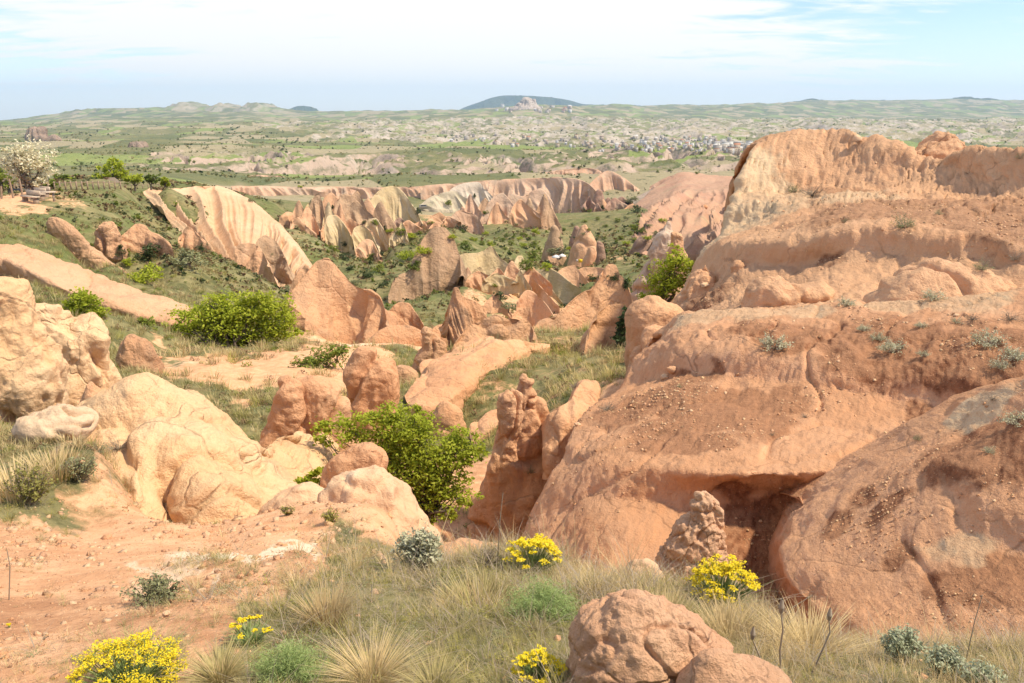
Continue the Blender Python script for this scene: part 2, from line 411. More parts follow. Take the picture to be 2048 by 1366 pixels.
def ground_mat(name, far=False):
    m, t, b = new_mat(name)
    geo = t.node('ShaderNodeNewGeometry'); P_ = geo.outputs['Position']; N = geo.outputs['Normal']
    s = .012 if far else 1.0
    veg = t.attr('veg'); red = t.attr('red')
    if not far:
        n1 = t.noise(P_, .5, 8, .65); n2 = t.noise(P_, 3.0, 8, .7); n3 = t.noise(P_, .12, 6, .6)
        soil = t.mix(t.ss(n2, .35, .65), (.74, .44, .245), (.62, .325, .165))
        soil = t.mix(t.ss(n1, .58, .70, 0, .6), soil, (.70, .54, .36))
        soil = t.mix(t.math('MULTIPLY', red, t.ss(n2, .3, .6)), soil, (.30, .14, .07))
        pale = t.attr('pale')
        soil = t.mix(t.ss(t.math('ADD', pale, t.math('MULTIPLY', n2, .7)), .60, 1.0), soil, (.78, .62, .43))
        grass = t.mix(t.ss(n1, .35, .62), (.15, .145, .05), (.27, .23, .105))
        grass = t.mix(t.ss(n3, .45, .6, 0, .7), grass, (.12, .15, .04))
        grass = t.mix(t.ss(n2, .5, .75, 0, .7), grass, (.09, .09, .035))
        n5 = t.noise(P_, .45, 7, .75, .4); grass = t.mix(t.ss(n5, .45, .62, 0, .75), grass, (.075, .08, .03))
        grass = t.mix(t.ss(t.noise(P_, .22, 6, .7), .55, .68, 0, .6), grass, (.27, .19, .09))
        k = t.ss(t.math('ADD', veg, t.math('MULTIPLY', t.math('SUBTRACT', t.math('ADD', t.math('MULTIPLY', n1, .5), t.math('MULTIPLY', n2, .5)), .5), 1.6)), .35, .62)
        col = t.mix(k, soil, grass)
        hb = t.math('ADD', t.math('MULTIPLY', n2, 1.0), t.math('MULTIPLY', t.noise(P_, 14, 6, .75), .5))
        vd = t.voro(P_, 26); hb = t.math('ADD', hb, t.ss(vd, .4, .1, 0, .12))
        t.put(b.inputs['Base Color'], col); dist = .06
    else:
        nz = t.sep(N)[2]
        n1 = t.noise(P_, .004, 8, .65); n2 = t.noise(P_, .02, 8, .7); n3 = t.noise(P_, .0012, 6, .6); n4 = t.noise(P_, .09, 6, .75)
        sc = t.math('SUBTRACT', t.ss(nz, .985, .90), 0.0)
        grass = t.mix(t.ss(n1, .35, .62), (.12, .135, .05), (.22, .20, .09))
        grass = t.mix(t.ss(n2, .45, .65, 0, .75), grass, (.10, .12, .05))
        # field plots
        vc = t.voro(t.scalev(P_, (1, .45, 1)), .011, out='Color'); vx = t.sep(vc)[0]
        grass = t.mix(t.ss(vx, .70, .74, 0, .75), grass, (.38, .31, .19))
        grass = t.mix(t.ss(vx, .22, .18, 0, .6), grass, (.24, .30, .08))
        rock = t.mix(t.ss(n2, .35, .62), (.36, .29, .22), (.47, .40, .32))
        rock = t.mix(t.ss(t.math('ADD', n1, t.math('MULTIPLY', red, .25)), .55, .68, 0, .8), rock, (.45, .33, .24))
        rock = t.mix(t.ss(n4, .50, .68, 0, .75), rock, (.20, .185, .11)); rock = t.mix(t.ss(t.noise(t.scalev(P_, (1, .3, 1)), .05, 5, .7), .5, .62, 0, .6), rock, (.13, .14, .07))
        rk = t.math('MAXIMUM', sc, t.ss(t.math('ADD', t.attr('pale'), t.math('MULTIPLY', t.math('SUBTRACT', n2, .5), 1.8)), .5, .7))
        bushes = t.ss(t.noise(P_, .05, 4, .8), .58, .66)
        grass = t.mix(t.math('MULTIPLY', bushes, .75), grass, (.06, .085, .03))
        k = t.math('MULTIPLY', rk, t.ss(veg, .95, .25))
        col = t.mix(k, grass, rock); t.put(b.inputs['Base Color'], col)
        hb = t.math('ADD', n4, t.math('MULTIPLY', n2, 2)); dist = 3.0
    bp = t.node('ShaderNodeBump'); bp.inputs['Strength'].default_value = .8; bp.inputs['Distance'].default_value = dist
    t.put(bp.inputs['Height'], hb); t.l.new(bp.outputs[0], b.inputs['Normal'])
    return m
M_ground = ground_mat('slope_ground'); M_far = ground_mat('plateau_ground', True)

# ------------------------------------------------------------------ base terrain: control places (px, py, distance, vegetation, redness (also gully shade), paleness)
CT = [
 # foreground
 (-500,1500,1.7,.5,.2,0),(0,1366,2.2,.35,.3,0),(300,1366,2.15,.5,.2,0),(600,1366,2.1,.95,0,0),(1024,1366,2.1,1,0,0),(1500,1366,2.2,1,0,0),(2048,1366,2.3,1,0,0),(2500,1450,2.2,1,0,0),
 (-100,1250,2.9,.05,.6,0),(100,1240,3.0,.1,.6,.0),(350,1250,2.8,.2,.5,0),(600,1250,2.75,.85,0,0),(1024,1250,2.8,1,0,0),(1500,1260,2.9,1,0,0),(1800,1300,3.0,.9,0,0),(2048,1310,3.1,.9,0,0),(2400,1330,3.1,.9,0,0),
 (0,1150,4.0,.0,.1,.15),(200,1150,4.0,.0,.2,0),(330,1150,4.0,.1,.1,.5),(430,1125,4.15,.05,.1,.6),(500,1112,4.3,.0,0,.7),(580,1095,4.5,.0,0,.8),(450,1100,4.7,0,0,0),(560,1070,5.0,0,0,0),(430,1160,3.7,.3,.4,0),(600,1130,3.9,.3,.4,0),(700,1150,3.8,.8,.2,0),(900,1160,3.8,1,0,0),(1100,1160,3.8,1,0,0),(1300,1180,3.8,.9,0,0),(1480,1200,3.8,.8,0,0),
 (0,1080,5.1,.0,.3,.1),(250,1080,5.3,0,.1,0),(450,1080,5.3,0,0,0),(600,1060,5.4,.0,.1,.1),(720,1090,4.9,.6,.1,0),(850,1120,4.5,.9,0,0),(1000,1110,4.7,.8,.1,0),
 (-100,1000,6.2,.7,.2,0),(60,990,6.2,.8,.2,0),(180,1035,6.2,.4,.2,0),(330,1048,6.3,.0,0,0),(480,1046,6.4,0,0,0),(620,1020,6.6,0,0,.1),(740,1030,6.2,0,0,.1),(800,1065,5.9,.1,0,.1),
 (-100,900,7.6,1,0,0),(60,900,7.4,.9,.2,0),(200,910,7.3,.5,.2,.2),
 # behind the terrace rim: drop (unseen), then the grassy hollow
 (330,1090,7.2,0,0,0),(480,1100,7.3,0,0,0),(650,1110,7.2,0,0,0),(850,1250,5.9,.3,.2,0),(1050,1260,6.0,.2,.5,0),(1300,1290,5.6,.2,.5,0),(1500,1320,5.0,.2,.8,0),(1700,1370,4.2,.3,.5,0),(2048,1400,4.0,.4,.3,0),
 (330,1060,9,0,.3,0),(600,1100,9,0,.3,0),(800,1180,9.5,.2,.8,0),(950,1230,9,.1,1,0),(1100,1260,9,.1,1,0),(900,1140,10.6,.1,1,0),(970,1130,11.3,.1,1,0),(1400,1180,9.5,.1,1,0),(1800,1150,9.5,.1,.8,0),(2200,1100,9.5,.2,.5,0),  # gully points: high redness darkens the soil, painting the cleft's shadow
 (60,860,10,.6,.2,0),(-100,840,12,.6,.2,0),(200,900,12,.4,.2,0),(350,930,14,.7,0,0),(600,1000,12.5,.3,.3,0),(800,1000,13,.4,.3,0),(950,980,13.5,.3,.4,0),(1100,1000,13,.2,.5,0),(1400,900,16,.2,.5,0),(1900,800,18,.2,.5,0),
 (430,870,18,.8,0,0),(520,830,19,.8,0,.0),(380,800,20,.7,0,0),(300,780,21,.7,.1,0),(250,740,24,.8,0,0),(480,765,24,.1,0,.0),(600,730,27,.05,0,0),(400,745,25,.1,.1,0),(360,720,29,.3,.1,0),(520,720,29,.1,.1,0),
 (330,700,31,.6,.1,0),(480,700,32,.6,.2,0),(620,690,36,.5,.1,0),(680,710,32,.1,0,.2),(750,685,40,.0,0,.5),(820,690,39,.0,0,.3),(700,730,28,.2,0,.1),
 (200,700,26,.8,0,0),(200,640,31,.8,0,0),(100,640,30,.9,0,0),(0,600,32,.9,0,0),(50,570,35,.9,0,0),(250,640,32,.9,0,0),(320,650,34,.8,0,0),(150,600,34,.8,.1,0),
 (-100,520,40,.7,.2,0),(0,480,44,.9,0,0),(60,460,50,.9,0,0),(120,480,50,.9,0,0),(230,530,45,.8,.1,0),(330,590,42,.7,.2,0),(420,600,48,.8,.5,0),(330,500,60,.9,.1,0),(430,530,62,.9,.1,0),(480,570,60,.9,.1,0),(540,590,58,.8,.1,0),
 (-100,420,64,.6,0,0),(0,405,68,.3,0,0),(60,402,68,.3,0,0),(110,398,70,.5,0,0),(200,420,68,.9,0,0),(180,440,60,.7,.1,0),(240,440,66,.8,.1,0),(300,430,80,1,0,0),(380,480,80,1,0,0),(160,385,82,.7,0,0),(250,378,100,.8,0,0),(330,376,125,.8,0,0),(430,376,150,.7,0,0),
 (-100,385,90,.8,0,0),(50,380,95,.8,0,0),(100,372,130,.9,0,0),(250,368,160,.9,0,0),
 (600,460,150,.6,0,0),(620,500,125,.9,.2,0),(700,540,110,.9,.1,0),(620,570,80,.8,.1,0),(700,590,80,.8,0,0),(780,620,66,.7,.1,0),(840,600,75,1,0,0),(900,590,72,1,0,0),(870,640,58,1,0,0),(850,670,46,.4,0,0),
 (780,500,150,1,0,0),(850,520,135,1,0,0),(740,440,200,.9,.1,0),(820,470,190,1,0,0),(860,480,185,.9,0,0),(940,500,190,.8,0,0),(560,410,230,.8,.1,0),(640,420,230,.7,.1,0),
 (950,470,270,.8,0,0),(1000,480,250,.9,0,0),(1050,500,215,.8,0,0),(1000,520,180,.9,0,0),(1100,530,170,.9,0,0),(1080,560,140,.9,0,0),(1000,620,70,.35,.2,0),(1040,600,85,.4,.1,0),(1100,640,60,.25,.2,0),(1180,560,120,.9,0,0),(1250,560,100,.9,0,0),
 (1130,470,260,.6,.5,0),(1210,470,240,.6,.5,0),(1240,500,190,.9,.1,0),(1290,520,150,.9,.2,0),(1210,520,170,.3,0,.2),(1250,455,250,.9,.2,0),(1300,450,230,.9,.2,0),(1150,430,310,.7,.2,0),(1050,430,330,.6,.2,0),(1250,425,300,.7,.2,.1),
 (1350,560,90,.6,.4,0),(1400,560,70,.3,.5,0),(1320,640,48,.6,.3,0),(1220,660,36,.6,.3,0),
 # grassy slope right of the ribbon fins
 (950,880,19,.6,.5,0),(880,860,20,.7,.3,0),(830,780,26,.9,0,0),(830,730,34,.9,0,0),(900,720,36,.6,0,0),(1000,810,20.5,.55,.8,0),(1050,760,22,.6,.8,0),(1100,800,17.5,.5,.8,0),(1130,740,22,.6,.8,0),(1100,690,29,.5,.8,0),(1200,700,24,.55,.8,0),(1180,760,17.5,.6,.4,0),(1250,760,15,.3,.3,0),(1300,800,14,.2,.5,0),
 (1500,700,17,.2,.5,0),(1800,680,18,.2,.5,0),(2200,660,17,.2,.5,0),(1450,660,26,.2,.4,0),(1700,600,30,.2,.4,0),(2200,560,30,.2,.4,0),(1600,520,50,.2,.4,0),(2100,480,50,.2,.4,0),
 (1500,500,110,.4,.4,0),(1900,460,120,.4,.4,0),(2300,450,120,.4,.4,0),
 # canyon floor and rim of the plateau
 (500,395,330,.7,.1,0),(470,400,300,.7,.1,0),(580,395,400,.6,0,.6),(700,415,420,.6,.2,0),(850,420,380,.3,.1,.4),(900,425,400,.3,.2,.3),(1000,440,420,.4,.2,.3),(1100,440,440,.4,.2,.4),(1200,435,380,.4,.2,.7),(1300,380,420,.5,.2,.5),
 (200,366,260,.8,0,0),(350,368,260,.7,0,0),(0,370,220,.8,0,0),(-200,375,200,.8,0,0),
 (1360,400,330,.5,.5,0),(1420,350,400,.9,.2,0),(1480,340,450,.9,0,.2),(1440,440,220,.5,.5,0),(1700,380,380,.6,.3,0),(2100,370,400,.6,.3,0),
]
CTF = [
 (470,366,500,.8),(600,372,520,.8),(750,372,540,.8),(900,366,560,.8),(1050,356,600,.8),(1180,362,620,.8),(1300,350,640,.8),(1450,345,650,.9),
 (500,395,470,.6),(700,405,490,.6),(900,400,510,.6),(1000,425,520,.5),(1150,430,540,.5),(1250,405,560,.6),(1400,380,560,.6),
 (0,360,300,.9),(200,358,400,.9),(350,358,450,.9),(-300,365,300,.9),
 (500,362,540,.9),(650,352,640,.9),(900,350,680,.9),(1060,344,700,.9),(1250,340,720,.9),(1450,335,760,.9),
 (200,340,600,.9),(0,335,600,.9),(500,345,720,.9),(800,340,800,.6),(1100,330,850,.5),(1300,325,850,.6),
 (0,310,1000,.9),(300,310,1050,.8),(600,315,1000,.8),(900,312,1050,.7),(1200,312,1050,.7),(1500,312,1050,.9),(2048,312,1050,.9),(-300,312,1000,.9),
 (0,290,1500,.9),(300,292,1450,.9),(600,296,1450,.95),(900,297,1400,.95),(1200,300,1300,.95),(1500,303,1250,.95),(2048,300,1300,.95),
 (0,280,1900,.9),(400,282,1900,.9),(700,292,1700,.9),(1000,297,1600,.9),(1300,304,1500,.9),(1600,306,1500,.9),
 (100,272,2500,.9),(500,272,2500,.6),(800,288,2300,.3),(1100,292,2300,.3),(1400,296,2200,.4),(1800,292,2200,.3),(2200,290,2200,.4),
 (0,262,3400,.9),(400,258,3600,.8),(700,262,3200,.5),(1000,268,3100,.3),(1300,268,3100,.3),(1600,268,3000,.3),(2048,268,3000,.3),
 (0,250,5000,.9),(400,243,5200,.9),(700,246,4800,.8),(1000,245,4400,.5),(1300,246,4500,.4),(1600,244,4600,.3),(2048,244,4800,.3),
 (-300,252,7000,.9),(0,246,7000,.9),(250,234,7000,.9),(450,232,7000,.9),(700,234,7000,.9),(950,228,6200,.8),(1050,216,6300,.7),(1150,222,6300,.7),(1400,232,7000,.8),(1700,234,7500,.95),(2048,234,7500,.95),(2400,234,7500,.9),
 (-300,250,9000,.9),(0,243,8600,.9),(100,236,8800,.9),(180,224,9000,.9),(300,219,9200,.9),(400,219,9200,.9),(450,222,9200,.9),(500,219,9200,.9),(560,226,9200,.9),(640,224,9500,.9),(800,222,9500,.9),(920,220,9500,.9),(1050,215,9000,.9),(1200,213,9500,.9),(1400,211,9500,.9),(1560,209,9500,.9),(1650,203,10500,.9),(1800,200,11000,.9),(2048,201,11000,.9),(2400,205,11000,.9),
 (-300,258,14000,.9),(0,255,14000,.9),(300,240,14000,.9),(600,238,14000,.9),(900,236,14000,.9),(1200,232,14000,.9),(1500,230,14000,.9),(1800,222,15000,.9),(2300,222,15000,.9),
]

# landforms and rocks are listed first; the ground is shaped to meet their feet, then they are built
QUEUE = []
def later(fn):
    def g(*a, **k): QUEUE.append((fn, a, k))
    return g
_loft, _ridge, _spire = loft, ridge, spire
loft, ridge, spire = later(_loft), later(_ridge), later(_spire)
# ------------------------------------------------------------------ the big clay banks on the right
def clay(b=.12, sc=1.0, seed=0, vert=0.0, cr=.5, zs=1.0):
    def f(P_, U, V):
        Q = P_*np.array([1, 1, zs])
        h = b*fbm(Q, sc, 6, .52, off=seed*4.7) + cr*b*crease(Q, sc*.8, .06, off=seed) + b*.25*np.maximum(ridged(Q, sc*3, 3), 0)
        if vert: h = h + vert*ridged(Q*np.array([1, 1, .18]), sc*1.3, 3, .5, off=seed)
        return h
    return f
def blobs(lst, warp=.5, sc=.8):
    Cs = np.array([PW(a, b, c) for a, b, c, *_ in lst]); R = np.array([r[3] for r in lst])*1.3
    def f(V):
        Q = V + warp*np.stack([fbm(V, sc, 3), fbm(V+9, sc, 3), fbm(V+21, sc, 3)*.5], -1)
        return np.max([np.exp(-(np.linalg.norm(Q-c, axis=1)/r)**2) for c, r in zip(Cs, R)], axis=0)
    return f
def nil(V): return np.zeros(len(V))
up_lines = [
 [(1514,288,27),(1545,272,27),(1600,266,27),(1690,266,26.5),(1722,277,26),(1765,279,25.5),(1800,293,25),(1835,318,24.5),(1870,324,24),(1930,310,23),(1990,300,22),(2060,303,21),(2300,303,20)],
 [(1503,305,26.5),(1545,288,26.7),(1620,282,26.6),(1700,284,26.2),(1765,296,25.2),(1800,310,24.8),(1840,330,24.2),(1890,332,23.6),(1990,318,21.8),(2060,320,20.8),(2300,320,19.8)],
 [(1490,335,26.0),(1545,325,26.2),(1640,325,26),(1740,335,25),(1840,345,24),(1940,350,22.5),(2060,350,20.6),(2300,350,19)],
 [(1474,393,25.4),(1540,390,25.4),(1640,378,24.9),(1740,375,24.2),(1800,380,23.4),(1900,390,22),(2060,400,19.8),(2300,410,18)],
 [(1470,402,25.0),(1540,400,24.6),(1640,392,23.9),(1740,392,23),(1800,396,22),(1900,405,20.8),(2060,412,19),(2300,420,17.4)],
 [(1453,455,24.4),(1500,452,23.8),(1600,425,22.3),(1700,420,20.5),(1850,428,19),(2060,445,17.4),(2300,450,16)],
 [(1400,502,23.5),(1470,484,20.6),(1560,482,19.2),(1650,470,18.3),(1740,456,17.6),(1850,460,16.8),(1950,468,16.1),(2060,498,14.9),(2300,520,14)],
 [(1396,512,23.3),(1468,493,20.4),(1560,492,19.0),(1650,480,18.1),(1740,466,17.5),(1850,470,16.6),(1950,478,16.0),(2060,506,14.8),(2300,530,13.9)],
 [(1380,545,22.8),(1458,525,20.3),(1560,530,18.9),(1660,515,18.0),(1745,505,17.3),(1850,515,16.4),(1950,520,15.7),(2060,530,14.7),(2300,560,13.7)],
 [(1368,575,22.2),(1450,570,19.5),(1540,580,17.6),(1640,565,16.7),(1740,560,16.2),(1850,565,15.4),(1950,565,14.8),(2060,560,14.1),(2300,580,13.2)],
 [(1355,610,21.0),(1440,625,17),(1520,630,14.9),(1620,620,14.4),(1700,610,14.4),(1800,602,14.2),(1900,600,13.8),(2060,596,13.2),(2300,610,12.4)],
 [(1340,680,20),(1440,690,16.5),(1520,690,14.2),(1620,680,13.8),(1700,670,13.8),(1800,660,13.6),(1900,660,13.2),(2060,650,12.6),(2300,660,12)],
]
def updisp(P_, U, V):
    low = sstep(V, .10, .2)
    face = sstep(V, .14, .18)*(1-sstep(V, .40, .47))
    h = (.05+.09*low)*fbm(P_, .55, 6, .55) + .05*face*ridged(P_*np.array([1, 1, .7]), 1.1, 4, .55) + .05*crease(P_, .5, .06)
    return h + face*.10*crease(P_*np.array([1, 1, .15]), .8, .018, off=7) + .035*ridged(P_, 3.0, 3) + .02*fbm(P_, 6, 2) + face*(.025*ridged(P_, 3.1, 3, .6) + .03*fbm(P_, 4, 3, .6))
loft('upper_clay_hill', up_lines, 380, 240, M_mesa, updisp, drop=9, attrs={'scree': blobs([(1750,425,20,1.8),(1850,430,19.3,1.6),(1950,440,18.5,2.2),(2048,450,17.5,2.2),(1400,610,19,.9),(1680,530,18,.5),(1550,600,16,.5),(1640,395,23.5,1.2)]), 'pale': blobs([(1480,430,25,1.9),(1510,440,24.2,1.7),(1560,410,24,1.2),(1500,330,26,.9),(1700,400,22.5,1.0)])}, label='tall flat-topped clay hill with cracked cliff face filling the upper right')
mid_lines = [
 [(1325,668,13.5),(1385,628,13),(1430,624,12.8),(1500,621,12.6),(1560,627,12.4),(1650,618,12.2),(1750,610,12),(1850,605,11.6),(1950,600,11.2),(2060,591,10.8),(2300,580,10)],
 [(1290,700,13.2),(1372,655,12.5),(1430,650,12.2),(1500,645,12.0),(1600,650,11.6),(1700,650,11.2),(1850,650,10.7),(2060,650,10),(2300,660,9.3)],
 [(1262,735,12.8),(1362,698,11.7),(1445,690,11.2),(1530,706,10.7),(1600,714,10.4),(1680,737,10.0),(1760,742,9.8),(1850,742,9.5),(1935,752,9.1),(2000,775,8.7),(2060,795,8.3),(2300,800,7.8)],
 [(1258,745,12.6),(1365,712,11.5),(1443,706,11.0),(1530,720,10.6),(1600,728,10.3),(1680,752,9.9),(1760,757,9.7),(1850,757,9.4),(1935,765,9.0),(1995,785,8.65),(2060,806,8.25),(2300,812,7.7)],
 [(1235,782,12.2),(1378,752,11.2),(1450,755,10.75),(1550,765,10.3),(1620,772,10.0),(1700,790,9.7),(1780,797,9.5),(1850,800,9.25),(1925,805,8.95),(1985,815,8.6),(2060,840,8.2),(2300,850,7.6)],
 [(1190,815,11.3),(1290,830,10.1),(1400,838,9.4),(1500,845,9.1),(1600,848,9.05),(1700,852,9.0),(1800,854,8.9),(1880,858,8.7),(1960,866,8.4),(2060,900,8.0),(2300,920,7.5)],
 [(1160,850,10.4),(1200,880,9.4),(1300,895,8.7),(1400,905,8.3),(1500,908,8.15),(1600,905,8.15),(1700,900,8.2),(1800,895,8.2),(1880,900,8.1),(1960,915,7.9),(2060,940,7.7),(2300,960,7.2)],
 [(1138,885,9.7),(1195,922,8.75),(1290,936,8.15),(1400,946,7.85),(1500,950,7.75),(1600,946,7.75),(1700,938,7.8),(1800,935,7.8),(1880,940,7.8),(1960,955,7.7),(2060,980,7.5),(2300,1000,7.1)],
 [(1128,920,9.4),(1180,952,8.6),(1270,968,8.1),(1380,985,7.95),(1480,985,8.05),(1560,985,8.1),(1620,980,7.9),(1720,975,7.8),(1800,980,7.8),(1960,1000,7.6),(2060,1020,7.4),(2300,1050,7)],
 [(1105,955,9.2),(1160,985,8.5),(1250,1000,8.05),(1360,1012,7.9),(1450,1018,7.98),(1540,1012,8.1),(1610,1004,7.95),(1720,1010,8.0),(1800,1020,7.8),(1960,1050,7.6),(2060,1060,7.4),(2300,1080,7)],
 [(1062,1040,8.9),(1130,1050,8.2),(1230,1050,7.6),(1340,1070,7.5),(1440,1080,7.65),(1540,1085,7.8),(1620,1070,7.7),(1720,1080,7.8),(1800,1080,7.6),(1960,1100,7.4),(2060,1100,7.2),(2300,1120,7)],
 [(1040,1090,8.6),(1120,1120,7.7),(1230,1130,7.1),(1340,1140,7.0),(1440,1160,7.2),(1540,1170,7.4),(1620,1160,7.3),(1720,1160,7.4),(1800,1160,7.2),(1960,1160,7.1),(2060,1160,7),(2300,1180,6.7)],
 [(1030,1140,8.3),(1120,1190,7.3),(1230,1220,6.5),(1340,1240,6.3),(1440,1250,6.6),(1540,1260,6.6),(1620,1260,6.5),(1720,1260,6.4),(1800,1250,6.4),(1960,1250,6.4),(2060,1250,6.4),(2300,1260,6.2)],
]
def middisp(P_, U, V):
    lip = np.exp(-((V-.36)/.05)**2)
    return .05*fbm(P_, 1.1, 6, .55) + .05*lip*ridged(P_, 2.2, 3) + .05*crease(P_, .9, .05) + .015*ridged(P_, 7, 3) + .008*fbm(P_, 16, 2)
loft('clay_bank', mid_lines, 440, 310, M_bank, middisp, drop=5, attrs={'scree': blobs([(1480,800,9.6,.7),(1420,820,9.4,.65),(1350,850,9.1,.6),(1500,850,9.1,.5),(1300,800,10.5,.6),(1430,900,8.4,.35),(1500,770,10,.45),(1560,1040,8.05,.5),(1500,1035,8.05,.45),(1480,1090,7.7,.4),(1560,1100,7.75,.5),(1580,1160,7.4,.5),(1520,1150,7.4,.4),(1600,680,11,.5),(1750,690,10.4,.7),(1850,700,10,.7),(1950,700,9.6,.7),(1400,760,10.9,.3),(2040,740,9,.8),(1500,680,11.6,.4),(1850,860,9,.3)], .35, 1.2), 'pale': blobs([(1400,632,12.9,.5),(1600,640,12.2,.4),(1800,612,11.8,.5),(1950,604,11.2,.5),(1500,628,12.6,.5)], .2, 2)}, label='orange clay bank with a hollowed bowl and overhanging lower lip in the right half')
low_lines = [
 [(1598,1003,7.5),(1635,985,7.4),(1690,960,7.3),(1750,930,7.2),(1820,897,7.1),(1880,862,7.0),(1935,838,6.9),(1990,805,6.8),(2060,775,6.6),(2300,740,6.1)],
 [(1590,1025,7.2),(1650,1000,7.0),(1710,975,6.9),(1770,950,6.8),(1830,925,6.6),(1880,905,6.5),(1940,890,6.3),(2000,880,6.1),(2060,870,5.9),(2300,860,5.4)],
 [(1583,1048,6.9),(1655,1020,6.7),(1720,1000,6.6),(1780,985,6.4),(1840,950,6.3),(1890,935,6.1),(1950,945,5.8),(2000,965,5.6),(2060,975,5.4),(2300,1000,5)],
 [(1580,1056,6.85),(1655,1035,6.6),(1720,1018,6.5),(1780,1000,6.3),(1845,965,6.2),(1893,948,6.05),(1950,958,5.75),(2000,978,5.55),(2060,988,5.35),(2300,1012,4.95)],
 [(1568,1110,6.4),(1650,1100,6.1),(1750,1075,5.9),(1850,1035,5.8),(1905,1010,5.75),(1970,1012,5.5),(2060,1030,5.2),(2300,1060,4.8)],
 [(1592,1172,5.9),(1680,1180,5.5),(1780,1165,5.35),(1870,1140,5.25),(1950,1125,5.15),(2060,1120,5),(2300,1130,4.6)],
 [(1650,1236,5.3),(1740,1255,4.9),(1850,1250,4.75),(1950,1235,4.65),(2060,1225,4.5),(2300,1230,4.2)],
 [(1700,1330,4.8),(1780,1330,4.5),(1850,1325,4.35),(1950,1310,4.25),(2060,1300,4.1),(2300,1310,3.9)],
]
def lowdisp(P_, U, V):
    return .045*fbm(P_, 1.0, 6, .55) + .02*crease(P_, .8, .05) + .012*ridged(P_, 5, 3) + .012*np.maximum(fbm(P_, 6, 3), 0)**1.5
loft('clay_mound', low_lines, 300, 215, M_bank, lowdisp, drop=3.5, attrs={'scree': blobs([(1690,1050,6.4,.13),(1680,1080,6.2,.12),(1800,1030,6.1,.2),(1760,1060,6.05,.16),(1790,1100,5.8,.14),(1830,1150,5.5,.16),(1960,900,6.2,.5),(2040,920,5.9,.5),(1920,1200,5,.25),(2000,1230,4.8,.3),(2040,1200,4.8,.3),(1740,1000,6.6,.16)], .12, 3), 'pale': blobs([(1990,830,6.8,.3),(1900,1120,5.3,.2)], .2, 2)}, label='broad rounded clay mound at the lower right with dark gravel streaks')

# ------------------------------------------------------------------ slopes on the left
sl = dict(kind='structure')
loft('fluted_hill', [
 [(292,379,125),(340,377,132),(400,372,142),(440,373,150),(470,385,150),(500,402,146),(530,425,140),(560,452,132),(590,490,118),(612,522,108),(628,548,98)],
 [(300,392,120),(345,395,124),(400,395,130),(440,398,136),(470,410,138),(500,425,134),(530,445,128),(560,472,120),(588,505,110),(608,535,102),(624,556,96)],
 [(330,430,105),(370,440,108),(410,445,110),(450,450,114),(490,465,116),(520,485,112),(545,505,106),(570,525,100),(590,545,95),(606,560,92)],
 [(375,470,92),(410,485,92),(440,492,94),(475,505,96),(505,520,95),(530,535,93),(555,550,90),(575,562,88),(592,572,86),(604,580,84)],
 [(400,520,82),(430,530,82),(460,535,82),(490,545,82),(520,560,82),(545,572,80),(565,582,78),(585,590,78),(600,596,78)],
 ], 260, 130, M_near if False else rock_mat('fluted_tuff', (.64,.385,.22), (.70,.47,.29), (.58,.42,.24), (.44,.31,.19), .55, s=.2, bump=.05, streak=.35),
 lambda P_, U, V: sstep(V, .12, .3)*-(3.0*np.abs(perlin(np.stack([U*9 - 1.2*V + .12*fbm(P_, .05, 2), V*.5], -1)))**.7 + .9*np.abs(perlin(np.stack([U*23 - 2.6*V, V*.8], -1)))**.7 - .9) + .15*fbm(P_, .3, 4),
 drop=16, wrap=False, fit=.985, label='tall pale slope with parallel flutes running down to the right', )
loft('ribbon_slope', [
 [(-80,490,40),(0,487,42),(60,500,42),(110,518,42),(160,535,42),(230,565,41),(300,590,40),(370,612,40),(400,628,40)],
 [(-80,510,39),(0,505,40.5),(60,522,40.5),(110,545,40),(160,562,40),(230,588,39),(300,612,38.5),(360,632,38.5),(390,640,39)],
 [(-80,530,38),(0,520,39.5),(50,540,39),(110,570,38),(165,595,37.5),(230,615,37.5),(290,638,37.5),(345,650,37.5),(378,652,38)],
 ], 150, 50, M_pink, clay(.18, .5, 3), drop=1.6, back=1.2, wrap=False, fit=.994, label='bare pinkish earth ribbon running diagonally down the left slope')
# right red slopes across the valley
M_redslope = rock_mat('red_slope_tuff', (.44,.235,.155), (.52,.31,.20), (.46,.36,.21), (.30,.195,.135), .6, s=.1, bump=.04, streak=.45)
loft('red_valley_side', [
 [(1235,450,300),(1280,400,330),(1330,362,360),(1370,345,370),(1420,350,360),(1480,352,340),(1600,350,330)],
 [(1237,462,280),(1280,430,290),(1330,395,300),(1370,375,310),(1420,375,300),(1480,372,280),(1600,370,270)],
 [(1240,475,250),(1290,455,235),(1330,430,230),(1380,410,220),(1430,400,215),(1490,400,200),(1600,400,190)],
 [(1245,490,230),(1300,490,200),(1345,470,180),(1390,460,165),(1440,450,150),(1500,440,140),(1600,440,130)],
 [(1260,520,200),(1300,540,150),(1350,540,125),(1400,530,110),(1450,520,100),(1500,510,95),(1600,510,95)],
 ], 200, 120, M_redslope,
 lambda P_, U, V: sstep(V, .15, .35)*-(11*np.abs(perlin(np.stack([U*7 + 4.5*V + .6*fbm(P_, .015, 3), V*.8], -1)))**.7 + 4*np.abs(perlin(np.stack([U*19 + 12*V + .8*fbm(P_, .03, 3), V*1.2], -1)))**.7 - 4) + .5*fbm(P_, .08, 4),
 drop=30, wrap=False, label='dusky red gullied slopes beneath the flat-topped hill on the far valley side')
